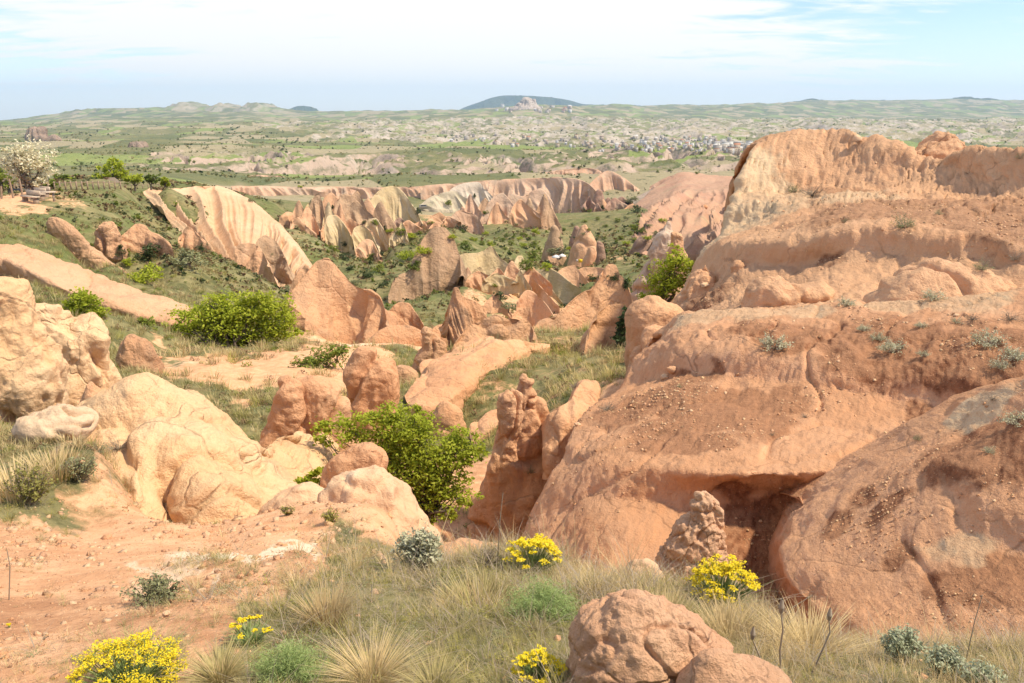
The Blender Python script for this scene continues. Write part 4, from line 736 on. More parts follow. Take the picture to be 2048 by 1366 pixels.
# mid distance fins: (crest, base, material, label)
g2 = [
 ([(560,432,205),(575,424,207),(590,428,208),(600,440,206)], [(558,446,200),(575,450,198),(590,452,198),(602,452,198)], M_pink, 'low pink crag left of the sharp fins'),
 ([(592,452,182),(604,428,184),(614,412,186),(622,420,186),(632,440,184),(640,462,180)], [(590,462,176),(602,468,174),(614,474,172),(624,478,171),(634,480,170),(644,482,169)], M_pink, 'pink fin with white right edge'),
 ([(612,436,215),(622,404,217),(630,388,218),(637,385,218),(644,400,217),(650,430,214)], [(612,452,205),(622,458,203),(631,462,202),(638,464,202),(645,466,202),(652,466,202)], M_grey, 'thin dark blade among the fins'),
 ([(634,430,232),(642,405,234),(650,392,235),(662,385,236),(674,395,235),(684,410,232)], [(632,448,222),(642,452,220),(651,456,219),(663,460,218),(675,462,218),(686,464,218)], M_pink, 'broad pink fin left of the leaning blades'),
 ([(664,440,214),(672,410,217),(680,392,219),(690,388,220),(702,390,220),(714,382,221),(722,392,220),(732,415,217),(740,440,212)], [(662,470,198),(672,476,196),(682,482,194),(692,486,193),(704,490,192),(715,492,192),(724,492,192),(734,490,193),(743,486,195)], M_grey, 'big ribbed fin of leaning blades'),
 ([(648,455,182),(656,432,184),(668,430,185),(682,440,184),(696,460,180),(706,480,175)], [(650,478,172),(660,484,170),(672,490,168),(686,496,166),(698,500,165),(710,504,164)], M_olive, 'ochre blade leaning right below the ribbed fin'),
 ([(702,478,178),(708,456,180),(722,450,181),(736,458,180),(748,478,176),(754,492,173)], [(704,490,170),(712,496,168),(724,500,167),(738,502,166),(750,503,166),(758,503,166)], M_olive, 'smooth ochre dome above the bushes'),
 ([(728,460,196),(736,440,198),(750,436,198),(762,450,196),(774,470,192),(784,482,188)], [(730,478,186),(740,484,184),(752,488,183),(764,490,182),(776,492,181),(788,493,181)], M_olive, 'olive fin sloping down behind the dome'),
 ([(778,478,184),(788,466,185),(797,455,186),(803,444,187),(809,452,186),(816,474,183)], [(778,490,178),(790,492,177),(799,493,176),(806,493,176),(812,493,176),(820,492,177)], M_olive, 'small olive horn above the bushes'),
 ([(740,402,270),(752,385,274),(770,374,277),(790,372,278),(806,384,276),(820,402,272),(834,424,266),(844,446,260)], [(740,432,252),(754,436,250),(772,440,248),(790,444,246),(808,448,245),(822,450,244),(836,452,244),(850,453,244)], M_olive, 'great ribbed ochre fin in the middle distance'),
 ([(710,500,152),(720,486,153),(734,478,154),(744,482,154),(752,496,152),(762,514,149)], [(712,510,148),(722,514,147),(735,518,146),(745,520,145),(754,521,145),(766,522,145)], M_pink, 'pink nose poking out of the green slope'),
 ([(850,448,285),(862,432,287),(878,424,288),(890,432,287),(900,448,284)], [(850,456,278),(864,458,277),(878,460,276),(891,460,276),(903,460,276)], M_pink, 'low pink points left of the pale bluff'),
 ([(896,452,272),(904,430,275),(920,420,277),(940,424,277),(956,434,276),(966,452,272)], [(896,464,264),(906,466,263),(921,468,262),(940,468,262),(957,467,262),(968,464,264)], M_farpink, 'pink and white bluff above the orchard'),
 ([(960,440,300),(975,408,305),(990,392,308),(1004,386,309),(1018,398,307),(1034,420,303),(1050,445,298)], [(958,462,288),(974,466,286),(990,468,285),(1004,470,284),(1020,470,284),(1036,470,284),(1054,468,285)], M_farpink, 'ribbed grey and pink fin right of the pale bluff'),
 ([(1010,400,350),(1025,388,352),(1045,392,353),(1065,382,354),(1080,377,354),(1094,388,353),(1108,410,349)], [(1010,440,328),(1026,444,326),(1046,446,325),(1066,448,324),(1082,448,324),(1096,446,325),(1110,442,327)], M_farpink, 'broad ribbed cliff before the canyon bend'),
 ([(892,392,380),(905,376,384),(930,366,386),(955,364,387),(970,378,384),(985,392,380)], [(892,408,366),(906,410,364),(930,412,362),(955,412,362),(972,410,363),(988,406,366)], rock_mat('white_bluff_tuff', (.58,.47,.34), (.62,.52,.40), (.58,.44,.32), (.40,.34,.25), .5, s=.1, strata=.4, bump=.04), 'white layered bluff with cave openings'),
 ([(838,412,360),(855,398,362),(880,386,364),(905,382,365),(925,392,363),(945,404,360)], [(838,418,352),(858,420,350),(882,420,349),(905,420,349),(926,420,350),(948,418,351)], rock_mat('white_bluff_tuff', (.54,.44,.31), (.58,.48,.34), (.56,.46,.30), (.36,.36,.20), .7, s=.1, bump=.04), 'pale rubble spur above the parked van'),
]
for k, (c, b, mt, lb) in enumerate(g2):
    Yc = c[0][2]
    ridge('rock_fin', c, b, mt, p=1.1, nu=84, nv=46, bump=.002*Yc, bsc=22/Yc, seed=100+k*3, flute=.0055*Yc, ff=34/Yc, slant=-.25, depth=Yc*.015, round_=0, label=lb, cat=R_)
# fluted canyon walls
for k, (c, b, lb) in enumerate([
 ([(462,372,470),(520,371,480),(600,374,490),(680,373,500),(760,374,505),(850,372,505)], [(468,392,440),(522,394,445),(600,396,450),(680,400,450),(760,402,452),(850,405,455)], 'long fluted canyon wall below the left plateau rim'),
 ([(840,372,500),(900,367,505),(960,360,510),(1020,358,510),(1070,356,505),(1110,354,495),(1150,357,485),(1175,366,475),(1190,380,462)], [(842,405,455),(900,410,440),(960,420,420),(1020,425,410),(1070,428,400),(1110,428,395),(1150,425,395),(1178,415,398),(1196,402,405)], 'tall pink and grey fluted wall at the canyon bend'),
 ([(1170,378,590),(1195,352,600),(1215,341,605),(1240,350,602),(1260,365,598),(1282,382,590)], [(1172,400,560),(1196,402,555),(1217,402,552),(1241,400,554),(1262,398,556),(1284,394,560)], 'rounded grey fluted dome beyond the canyon bend'),
 ([(1090,345,700),(1130,338,705),(1170,335,710),(1200,340,708),(1225,352,700)], [(1092,360,670),(1132,360,668),(1172,360,668),(1202,360,668),(1228,362,668)], 'grey ribbed ridge behind the fluted dome'),
 ([(486,354,600),(520,350,605),(560,352,606),(590,360,600)], [(486,364,580),(522,366,578),(560,366,578),(592,366,580)], 'small pink scarp between the two meadow strips'),
 ([(1300,372,460),(1330,356,465),(1352,348,468),(1380,352,466)], [(1296,395,440),(1330,395,438),(1354,392,438),(1384,388,440)], 'dusky slope beneath the far meadow edge'),
 ]):
    Yc = c[0][2]
    ridge('canyon_wall', c, b, M_farpink if k != 5 else M_red, p=.7, nu=240 if k < 2 else 100, nv=44, bump=.002*Yc, bsc=22/Yc, seed=200+k*5, flute=.012*Yc, ff=44/Yc, slant=.0, depth=Yc*.02, backw=.25, round_=0, label=lb, cat='cliff')
rr = random.Random(3)
rows = [(215, 598, 770, 24, 384, 412, 82, 'pgo', 'small sharp fin in the crowd left of the great ribbed fin'), (180, 596, 735, 30, 422, 452, 66, 'pog', 'sharp blade among the fins above the middle green slope'),
        (300, 925, 1105, 24, 386, 415, 80, 'fgp', 'sharp ribbed fin in the crowd before the canyon bend'), (335, 1178, 1300, 20, 388, 412, 40, 'rrp', 'small red cone at the canyon mouth'), (240, 800, 905, 21, 420, 445, 30, 'ppr', 'low pink point above the orchard'),
        (96, 935, 1100, 26, 520, 560, 50, 'pop', 'small smooth cone in the cluster right of the monolith')]
MM = {'p': M_pink, 'g': M_grey, 'o': M_olive, 'f': M_farpink, 'r': M_red}
for Yr, xa, xb, stp, ya, yb, hgt, mk, lb in rows:
    x = xa
    while x < xb:
        Y_ = Yr*rr.uniform(.9, 1.12); y = rr.uniform(ya, yb); w_ = rr.uniform(.7, 1.8)*stp; h_ = hgt*rr.uniform(.5, 1.15); sk = rr.uniform(.1, .6)*w_
        cr_ = [(x-w_*.6, y+h_*.55, Y_*.985), (x-w_*.25, y+h_*.12, Y_), (x, y, Y_), (x+w_*.3, y+h_*.2, Y_*.995), (x+w_*.75+sk, y+h_*.72, Y_*.975)]
        fd = h_/F*Y_*.55
        bs_ = [(x-w_*.7, y+h_*.75, Y_*.985-fd*.6), (x-w_*.3, y+h_*.95, Y_-fd), (x+sk*.3, y+h_, Y_-fd), (x+w_*.35+sk*.5, y+h_, Y_-fd), (x+w_*.85+sk, y+h_*.9, Y_*.975-fd*.6)]
        ridge('rock_fin', cr_, bs_, MM[rr.choice(mk)], p=1.15, nu=42, nv=26, bump=.0025*Y_, bsc=22/Y_, seed=300+int(x), flute=.004*Y_, ff=40/Y_, slant=-.2, depth=Y_*.015, round_=0, label=lb, cat=R_, group=lb.replace('small ', '')+' row')
        x += stp*rr.uniform(.6, 1.5)
# distant landmark rocks 
M_dist = rock_mat('distant_dark_rock', (.36,.24,.17), (.42,.30,.22), (.30,.24,.17), (.20,.16,.13), .6, s=.02, bump=.1)
M_castle = rock_mat('castle_tuff', (.52,.42,.34), (.56,.47,.38), (.46,.34,.26), (.32,.27,.22), .5, s=.008, bump=.1)
spire('rock_outcrop', [(256,60,78),(262,55,84),(270,53,88),(278,53,92)], 1900, M_dist, .8, 60, 30, bump=9, bsc=.012, seed=1, flute=5, nf=7, label='dark square rock outcrop on the far left plateau', cat=R_)
spire('rock_outcrop', [(270,104,112),(275,98,116),(281,92,120)], 1900, M_dist, .8, 40, 16, bump=5, bsc=.02, seed=2, label='lower broken companion right of the dark square outcrop', cat=R_)
spire('rock_outcrop', [(283,270,276),(289,267,284),(296,265,290),(304,262,294)], 1250, M_dist, .8, 40, 24, bump=5, bsc=.02, seed=3, flute=4, nf=9, label='jagged brown outcrop above the fluted gully left of centre', cat=R_)
spire('castle_rock', [(196,1047,1056),(201,1044,1060),(207,1040,1063),(213,1034,1068),(222,1020,1080)], 6100, M_castle, .8, 60, 40, bump=14, bsc=.01, seed=4, flute=9, nf=7, label='castle-like rock peak standing above the far town', cat=R_)
spire('castle_rock', [(199,1065,1070),(205,1062,1072),(212,1060,1076),(222,1056,1084)], 6120, M_castle, .8, 40, 30, bump=10, bsc=.012, seed=5, label='lesser horn right of the castle-like rock peak', cat=R_)
# far hills
def hill(name, crest, Y, mat, label, dep=.16, amp=.003, foot=243):
    n = 220; L = np.array(crest, float); px = np.linspace(L[0, 0], L[-1, 0], n); py = pchip(L[:, 0], L[:, 1], px)
    rows = []
    for a in np.linspace(-1, 1, 50):
        f = (1-abs(a))**1.0; f = f*f*(3-2*f)*.4+f*.6
        tz = tanz(py); zt = EYE+tz*Y; zb = EYE+tanz(foot)*Y
        y = Y*(1+a*dep); rows.append(np.stack([sidex(px, py)*Y*(1+a*dep*.3), np.full(n, y), zb+(zt-zb)*f - 2], -1))
    G = np.stack(rows); P_ = G.reshape(-1, 3)
    env = np.repeat(1-np.abs(np.linspace(-1, 1, 50))**6, n)*.9
    hh = np.maximum(G[..., 2]-(EYE+tanz(foot)*Y), 0).ravel()
    d_ = amp*Y*fbm(P_[:, :2], 1/(Y*.04), 5, .5)*.10 + hh*.30*(ridged(P_[:, :2], 1/(Y*.03), 3)-.3)*np.repeat(sstep(np.abs(np.linspace(-1, 1, 50)), .03, .35), n)
    G[..., 2] += (d_*env).reshape(G.shape[:2])
    Vv = G.reshape(-1, 3)
    o = obj_based(name, Vv, grid_faces(*G.shape[:2]), mat, attrs={'veg': np.full(len(Vv), .55), 'red': np.zeros(len(Vv))-1, 'pale': (.22 if Y < 9500 else -1)+.2*fbm(Vv[:, :2], 1/900, 3)})
    return tagset(o, kind='structure', label=label)
hill('green_hills', [(-120,250),(0,241),(60,237),(130,226),(180,218),(200,216),(300,215),(345,213),(368,207),(382,202),(397,206),(420,213),(440,210),(455,205),(470,212),(492,213),(503,205),(525,205),(545,212),(580,218),(640,224)], 9000, M_far, 'low green hills with small peaks on the left horizon')
M_forest = rock_mat('forested_slope', (.055, .075, .035), (.09, .11, .05), (.16, .15, .09), (.05, .06, .03), .4, s=.004, bump=.1)
hill('blue_butte', [(560,228),(580,217),(600,211),(622,213),(636,223),(645,230)], 13500, M_forest, 'small bluish butte right of the green hills', .06)
hill('blue_mountain', [(900,230),(925,216),(960,203),(990,193),(1010,190),(1060,191),(1110,195),(1140,200),(1165,207),(1200,209),(1265,210),(1300,214),(1340,222)], 15500, M_forest, 'flat-topped blue mountain on the central horizon', .1)
hill('far_ridge', [(1540,214),(1570,206),(1600,201),(1625,196),(1645,200),(1680,200),(1720,199),(1800,200),(1870,198),(1905,196),(1930,192),(1950,197),(1975,195),(2000,200),(2100,201),(2400,206)], 11500, M_forest, 'long hazy ridge on the right horizon', .1)
class TPS:
    def __init__(s, pts, vals, lam=1e-4):
        n = len(pts); s.p = pts
        K = s.ker(np.linalg.norm(pts[:, None]-pts[None], axis=2)) + lam*np.eye(n)
        Q = np.concatenate([np.ones((n, 1)), pts], 1); A = np.block([[K, Q], [Q.T, np.zeros((3, 3))]])
        s.c = np.linalg.solve(A, np.concatenate([vals, np.zeros((3,)+vals.shape[1:])]))
    def ker(s, r): return r*r*np.log(r*r+1e-12)*.5
    def __call__(s, q):
        out = []
        for i in range(0, len(q), 20000):
            a = q[i:i+20000]; r2 = (a[:, None, 0]-s.p[None, :, 0])**2+(a[:, None, 1]-s.p[None, :, 1])**2
            out.append((r2*np.log(r2+1e-12)*.5)@s.c[:-3] + s.c[-3] + a@s.c[-2:])
        return np.concatenate(out)
KX = 2.2
def domain(px, py, Y): return np.stack([sidex(px, py)*KX, np.log(Y)], -1)
ct = np.array(CT, float); pn = domain(ct[:, 0], ct[:, 1], ct[:, 2])
gp, gt = list(pn), list(tanz(ct[:, 1]))
def foot(W):
    q = np.array([W[0]/W[1]*KX, math.log(W[1])])
    if q[0] > .42 and W[1] < 60: return
    if W[1] > 300 or min(np.linalg.norm(q-x) for x in gp) < .02: return
    gp.append(q); gt.append((W[2]-EYE)/W[1]-.008)
for qi, (fn, a, k) in enumerate(QUEUE):     # faces stand about as steep as tuff does
    if fn is _ridge and a[1][0][2] > 24:
        Cr = np.array(a[1], float); B = np.array(a[2], float); u_c = np.linspace(0, 1, len(Cr)); u_b = np.linspace(0, 1, len(B))
        yc = np.interp(u_b, u_c, Cr[:, 2]); pc = np.interp(u_b, u_c, Cr[:, 1])
        B[:, 2] = yc - np.maximum(B[:, 1]-pc, 4)/F*yc*.62
        QUEUE[qi] = (fn, (a[0], a[1], [tuple(r) for r in B], *a[3:]), k)
for fn, a, k in QUEUE:
    if fn is _ridge and a[2][0][2] > 12 and a[2][0][2] < 300:
        B = np.array(a[2], float); Cr = np.array(a[1], float); Bw = PW(*B.T); Cw = PW(*Cr.T)
        for m_ in (0, len(B)//2, len(B)-1):
            foot(Bw[m_])
            back = Cw[min(m_, len(Cw)-1)].copy(); dv = (back-Bw[m_])[1]; back[1] += max(dv, .5)*.8; back[2] = Bw[m_][2]; foot(back)
    elif fn is _spire and 15 < a[2] < 300:
        l = a[1][-1]; foot(PW(l[1], l[0]-4, a[2])); foot(PW(l[2], l[0]-4, a[2]))
    elif fn is _loft and k.get('fit'):
        for L in (a[1][0], a[1][len(a[1])//2], a[1][-1]):
            L = np.array(L, float); 
            for m_ in range(0, len(L), 2): foot(PW(L[m_, 0], L[m_, 1], L[m_, 2]*1.012) - np.array([0, 0, .012*L[m_, 2]]))
tps_n = TPS(np.array(gp), np.array(gt), 4e-4)
def idw(pts, vals, q, k=2.6):
    out = []
    for i in range(0, len(q), 20000):
        a = q[i:i+20000]; r2 = (a[:, None, 0]-pts[None, :, 0])**2+(a[:, None, 1]-pts[None, :, 1])**2+1e-5
        wgt = r2**(-k/1.0*.5*1.6); out.append((wgt@vals)/wgt.sum(1, keepdims=True))
    return np.concatenate(out)
cf = np.array([(*c, 0, 0) if len(c) == 4 else c for c in CTF], float)
nearfar = ct[ct[:, 2] >= 180]
cfa = np.concatenate([cf[:, :3], nearfar[:, :3]]); pf = domain(cfa[:, 0], cfa[:, 1], cfa[:, 2])
tps_f = TPS(pf, tanz(cfa[:, 1]), 1e-4)
def hn(x, y):
    q = np.stack([x/y*KX, np.log(y)], -1); return EYE + tps_n(q)*y
def near_height(x, y):
    z = hn(x, y); p2 = np.stack([x, y], -1)
    d = np.clip(y/60, .10, 1.2)
    z = z + .25*d*fbm(p2, .16, 4) + .04*np.clip(y/14, .5, 2)*fbm(p2, 1.1, 4, .6)
    return z
def warp_a(n, core=.68, edge=1.25, frac=.86):
    k = int(n*frac); e = (n-k)//2
    return np.concatenate([np.linspace(-edge, -core, e, endpoint=False), np.linspace(-core, core, k, endpoint=False), np.linspace(core, edge, e)])
ax = warp_a(400); ay = np.exp(np.linspace(math.log(.6), math.log(340), 400))
AX, AY = np.meshgrid(ax, ay); X = (AX*AY).ravel(); Yy = AY.ravel()
Z = near_height(X, Yy)
q = np.stack([X/Yy*KX, np.log(Yy)], -1); q2 = q + .10*np.stack([fbm(q, 7, 4, .6), fbm(q+31, 7, 4, .6)], -1); vv = idw(pn, ct[:, 3:6], q2)
k_ = sstep(Yy, 225, 315); sel = k_ > 0; Zf = EYE + tps_f(np.stack([X[sel]/Yy[sel]*KX, np.log(Yy[sel])], -1))*Yy[sel]; Z[sel] = Z[sel]*(1-k_[sel]) + (Zf+.6)*k_[sel] - 2*sstep(Yy[sel], 325, 340)
ground = obj('ground', mesh_np('ground', np.stack([X, Yy, Z], -1), grid_faces(len(ay), len(ax)), M_ground, attrs={'veg': vv[:, 0], 'red': vv[:, 1], 'pale': vv[:, 2]}))
bpy.context.view_layer.update()
tagset(ground, kind='structure', label='grassy and bare reddish ground falling away into the valley')

# far plateau, badlands and hills
ax = warp_a(640, .68, .95, .95); ay = np.concatenate([np.exp(np.linspace(math.log(190), math.log(5200), 440, endpoint=False)), np.exp(np.linspace(math.log(5200), math.log(15500), 60))])
AX, AY = np.meshgrid(ax, ay); X = (AX*AY).ravel(); Yy = AY.ravel(); p2 = np.stack([X, Yy], -1)
q = np.stack([X/Yy*KX, np.log(Yy)], -1); Z = EYE + tps_f(q)*Yy
Z = Z - 14*(1-sstep(Yy, 270, 318))
PXs = 1024 + F*(X/Yy)*1.01
# canyons cut into the plateau between 600 and 1250 m
wq = p2 + np.stack([fbm(p2, 1/160, 3)*60, fbm(p2+91, 1/160, 3)*60], -1)
rg = np.abs(perlin(wq*np.array([1/190, 1/300]))); rg2 = np.abs(perlin(wq*np.array([1/70, 1/110])+5))
cut = 1-sstep(np.minimum(rg*1.0, .10+rg2*.9), .03, .24)
zone = sstep(Yy, 640, 760)*(1-sstep(Yy, 1050, 1300))*sstep(PXs, 150, 620)
Z = Z - 34*cut*zone + zone*8*fbm(p2, 1/60, 4)
# rills on the slopes
Z = Z + zone*5.0*ridged(wq*np.array([1, .5]), 1/22, 3)*(cut > .02)*sstep(cut, .02, .4)
# low field steps
terr = sstep(Yy, 600, 800)*(1-sstep(Yy, 5000, 7000))
st = fbm(p2, 1/350, 3)*4; Z = Z + terr*2.2*(np.floor(st*2)/2 + sstep((st*2) % 1, .75, 1.0)*.5)
# badlands around and beyond the town
zb = sstep(Yy, 1900, 2300)*(1-sstep(Yy, 4600, 5600))*sstep(PXs, 420, 800)
zb2 = sstep(Yy, 2900, 3200)*(1-sstep(Yy, 4300, 4700))*sstep(PXs, 250, 420)*(1-sstep(PXs, 560, 700))
zb = np.clip(zb+zb2*.5, 0, 1)
bn = ridged(wq*np.array([1, .55]), 1/210, 5, .55)
Z = Z + zb*20*(bn*.8-.3)
zl = sstep(Yy, 2200, 3000)
Z = Z + zl*(1-zb)*np.clip(Yy/5000, .3, 1.6)*16*fbm(p2, 1/700, 5, .5)
Z = Z + zl*6*fbm(p2, 1/160, 3)
pale = zb*sstep(bn+.7*fbm(p2, 1/600, 3), .05, .95)*.60 + .35*zone*sstep(cut, .3, .9)
vf = np.interp(np.log(Yy), np.log([190, 420, 560, 15000]), [.6, .5, .35, .35])
vegf = np.where(Yy > 5200, .75, .15)
far = obj('plateau', mesh_np('plateau', np.stack([X, Yy, Z], -1), grid_faces(len(ay), len(ax)), M_far, attrs={'veg': vegf, 'red': np.interp(Yy, [600, 1400, 2000], [1, .6, -1]), 'pale': pale}))
tagset(far, kind='structure', label='green plateau with pale eroded badlands stretching to the horizon')
def far_height(x, y):
    return EYE + tps_f(np.array([[x/y*KX, math.log(y)]]))[0]*y

for fn, a, k in QUEUE: fn(*a, **k)
# ------------------------------------------------------------------ vegetation helpers
def leaf_mat(name, a, b_, dark, trans=.35, rnd=False, rough=.6):
    m, t, b = new_mat(name)
    geo = t.node('ShaderNodeNewGeometry'); r = geo.outputs['Random Per Island']
    oi = t.node('ShaderNodeObjectInfo')
    col = t.mix(r, a, b_)
    col = t.mix(t.ss(oi.outputs['Random'], .3, 1.0, 0, .6 if rnd else .25), col, dark)
    t.put(b.inputs['Base Color'], col); b.inputs['Roughness'].default_value = rough
    tr = t.node('ShaderNodeBsdfTranslucent'); t.put(tr.inputs[0], col)
    mx = t.node('ShaderNodeMixShader'); mx.inputs[0].default_value = trans
    o = [n for n in t.n if n.type == 'OUTPUT_MATERIAL'][0]
    t.l.new(b.outputs[0], mx.inputs[1]); t.l.new(tr.outputs[0], mx.inputs[2]); t.l.new(mx.outputs[0], o.inputs[0])
    return m
L_bright = leaf_mat('bright_leaf', (.33, .40, .03), (.50, .52, .06), (.17, .24, .025), .45)
L_mid = leaf_mat('green_leaf', (.17, .21, .03), (.30, .33, .055), (.07, .12, .025), .35, True)
L_dark = leaf_mat('juniper_leaf', (.045, .075, .025), (.09, .12, .04), (.03, .05, .02), .15)
L_greygreen = leaf_mat('grey_green_leaf', (.21, .22, .10), (.33, .33, .17), (.15, .16, .08), .2)
L_sage = leaf_mat('sage_leaf', (.42, .41, .25), (.58, .56, .38), (.32, .31, .19), .2)
L_teal = leaf_mat('spurge_leaf', (.36, .39, .24), (.50, .52, .34), (.27, .30, .18), .25)
L_blossom = leaf_mat('blossom_leaf', (.66, .60, .38), (.80, .74, .54), (.42, .42, .20), .3)
L_twig = leaf_mat('dry_twig', (.24, .19, .14), (.36, .29, .21), (.16, .12, .09), .0)
L_bark = leaf_mat('bark', (.10, .075, .055), (.16, .12, .09), (.07, .05, .04), .0)
L_dry = leaf_mat('dry_grass', (.58, .44, .21), (.76, .60, .33), (.42, .30, .15), .3, True)
L_grass = leaf_mat('green_grass', (.32, .30, .07), (.50, .44, .13), (.16, .17, .05), .35, True)
L_oliveg = leaf_mat('olive_grass', (.34, .29, .12), (.54, .45, .21), (.20, .17, .07), .3, True)
L_dill = leaf_mat('feathery_leaf', (.28, .37, .12), (.42, .50, .20), (.20, .28, .09), .35)
L_yellow = leaf_mat('yellow_flower', (.80, .62, .02), (.88, .74, .05), (.70, .50, .02), .3)
L_red = leaf_mat('brown_herb', (.22, .13, .07), (.34, .22, .12), (.16, .10, .05), .1, True)

def rvec(n): 
    v = np.random.normal(size=(n, 3)); return v/np.linalg.norm(v, axis=1)[:, None]
def leaf_quads(c, size, updir=.4, asp=.55, rng=None):
    """diamond leaves at the centres c"""
    n = len(c); s = (np.asarray(size)*(.6+.8*np.random.rand(n)))[:, None]
    nrm = rvec(n); nrm[:, 2] = np.abs(nrm[:, 2])+updir; nrm /= np.linalg.norm(nrm, axis=1)[:, None]
    t1 = np.cross(nrm, rvec(n)); t1 /= np.linalg.norm(t1, axis=1)[:, None]+1e-9; t2 = np.cross(nrm, t1)
    V = np.stack([c-t1*s*.5, c+t2*s*.5*asp+nrm*s*.06, c+t1*s*.5, c-t2*s*.5*asp+nrm*s*.06], 1).reshape(-1, 3)
    return V, np.arange(n*4).reshape(n, 4)
def tubes(segs, sides=5):
    """segs: list of (p0,r0,p1,r1)"""
    P0 = np.array([s[0] for s in segs], float); P1 = np.array([s[2] for s in segs], float); r0 = np.array([s[1] for s in segs]); r1 = np.array([s[3] for s in segs])
    d_ = P1-P0; d_ /= np.linalg.norm(d_, axis=1)[:, None]+1e-9
    a = np.cross(d_, np.array([.3, .5, .81])); a /= np.linalg.norm(a, axis=1)[:, None]+1e-9; b_ = np.cross(d_, a)
    th = np.linspace(0, 2*np.pi, sides, endpoint=False); n = len(segs)
    ring = a[:, None]*np.cos(th)[None, :, None]+b_[:, None]*np.sin(th)[None, :, None]
    V = np.concatenate([P0[:, None]+ring*r0[:, None, None], P1[:, None]+ring*r1[:, None, None]], 1).reshape(-1, 3)
    k = np.arange(sides); f = np.stack([k, (k+1) % sides, (k+1) % sides+sides, k+sides], -1)
    Fc = (np.arange(n)[:, None, None]*2*sides + f[None]).reshape(-1, 4)
    return V, Fc
def bent(p0, p1, r0, r1, k=4, wob=.1):
    p0, p1 = np.array(p0, float), np.array(p1, float); L = np.linalg.norm(p1-p0); pts = [p0]
    for i in range(1, k): pts.append(p0+(p1-p0)*i/k+np.random.normal(size=3)*L*wob*.4)
    pts.append(p1); rr = np.linspace(r0, r1, k+1)
    return [(pts[i], rr[i], pts[i+1], rr[i+1]) for i in range(k)]
def blades(n, h, spread, w_, lean=.6, droop=.4, seg=3, r0=.0, up=0.0):
    """grass blades rooted near the origin"""
    az_ = np.random.rand(n)*2*np.pi; L = h*(.45+.65*np.random.rand(n)); ln = lean*np.random.rand(n)**.8
    dr = np.stack([np.cos(az_), np.sin(az_)], -1); rt = dr*(spread*np.sqrt(np.random.rand(n)))[:, None]
    perp = np.stack([-dr[:, 1], dr[:, 0]], -1); V, fs = [], []
    T = np.linspace(0, 1, seg+1)
    for i, tt in enumerate(T):
        out = (ln*tt+droop*ln*tt*tt)*L; z = L*(tt-.35*droop*ln*tt**2.5); ww = w_*(1-tt)**.7*.5+.0002
        c = np.concatenate([rt*.6+dr*out[:, None]+rt*.4, z[:, None]], 1)
        off = np.concatenate([perp*ww, np.zeros((n, 1))], 1)
        V += [c-off, c+off]
    V = np.stack(V, 1); k = V.shape[1]; base = np.arange(n)[:, None]*k
    F_ = np.concatenate([base+np.array([[2*i, 2*i+1, 2*i+3, 2*i+2]]) for i in range(seg)], 0)
    return V.reshape(-1, 3), F_
def join(parts):
    V, Fq, Ft, k = [], [], [], 0
    for v, f in parts: V.append(v); Fq.append(f+k); k += len(v)
    return np.concatenate(V), np.concatenate(Fq)
def empty(name, loc, rz=0, sc=1, **tags):
    o = bpy.data.objects.new(name, None); C.objects.link(o); o.location = loc; o.rotation_euler = (0, 0, rz); o.scale = (sc,)*3
    return tagset(o, **tags)
def copy_thing(o, loc, rz, sc, **tags):
    c = o.copy(); C.objects.link(c); c.location = loc; c.rotation_euler = (0, 0, rz); c.scale = sc if hasattr(sc, '__len__') else (sc,)*3
    for ch in o.children:
        d_ = ch.copy(); C.objects.link(d_); d_.parent = c
    return tagset(c, **tags)
bpy.context.view_layer.update()
DG = bpy.context.evaluated_depsgraph_get()
def hit(px, py):
    d_ = Vector(PW(px, py, 1.0)) - Vector((0, 0, EYE)); d_.normalize()
    o = Vector((0, 0, EYE))
    r = S.ray_cast(DG, o, d_)
    return (r[1], r[2], r[4]) if r[0] else (None, None, None)

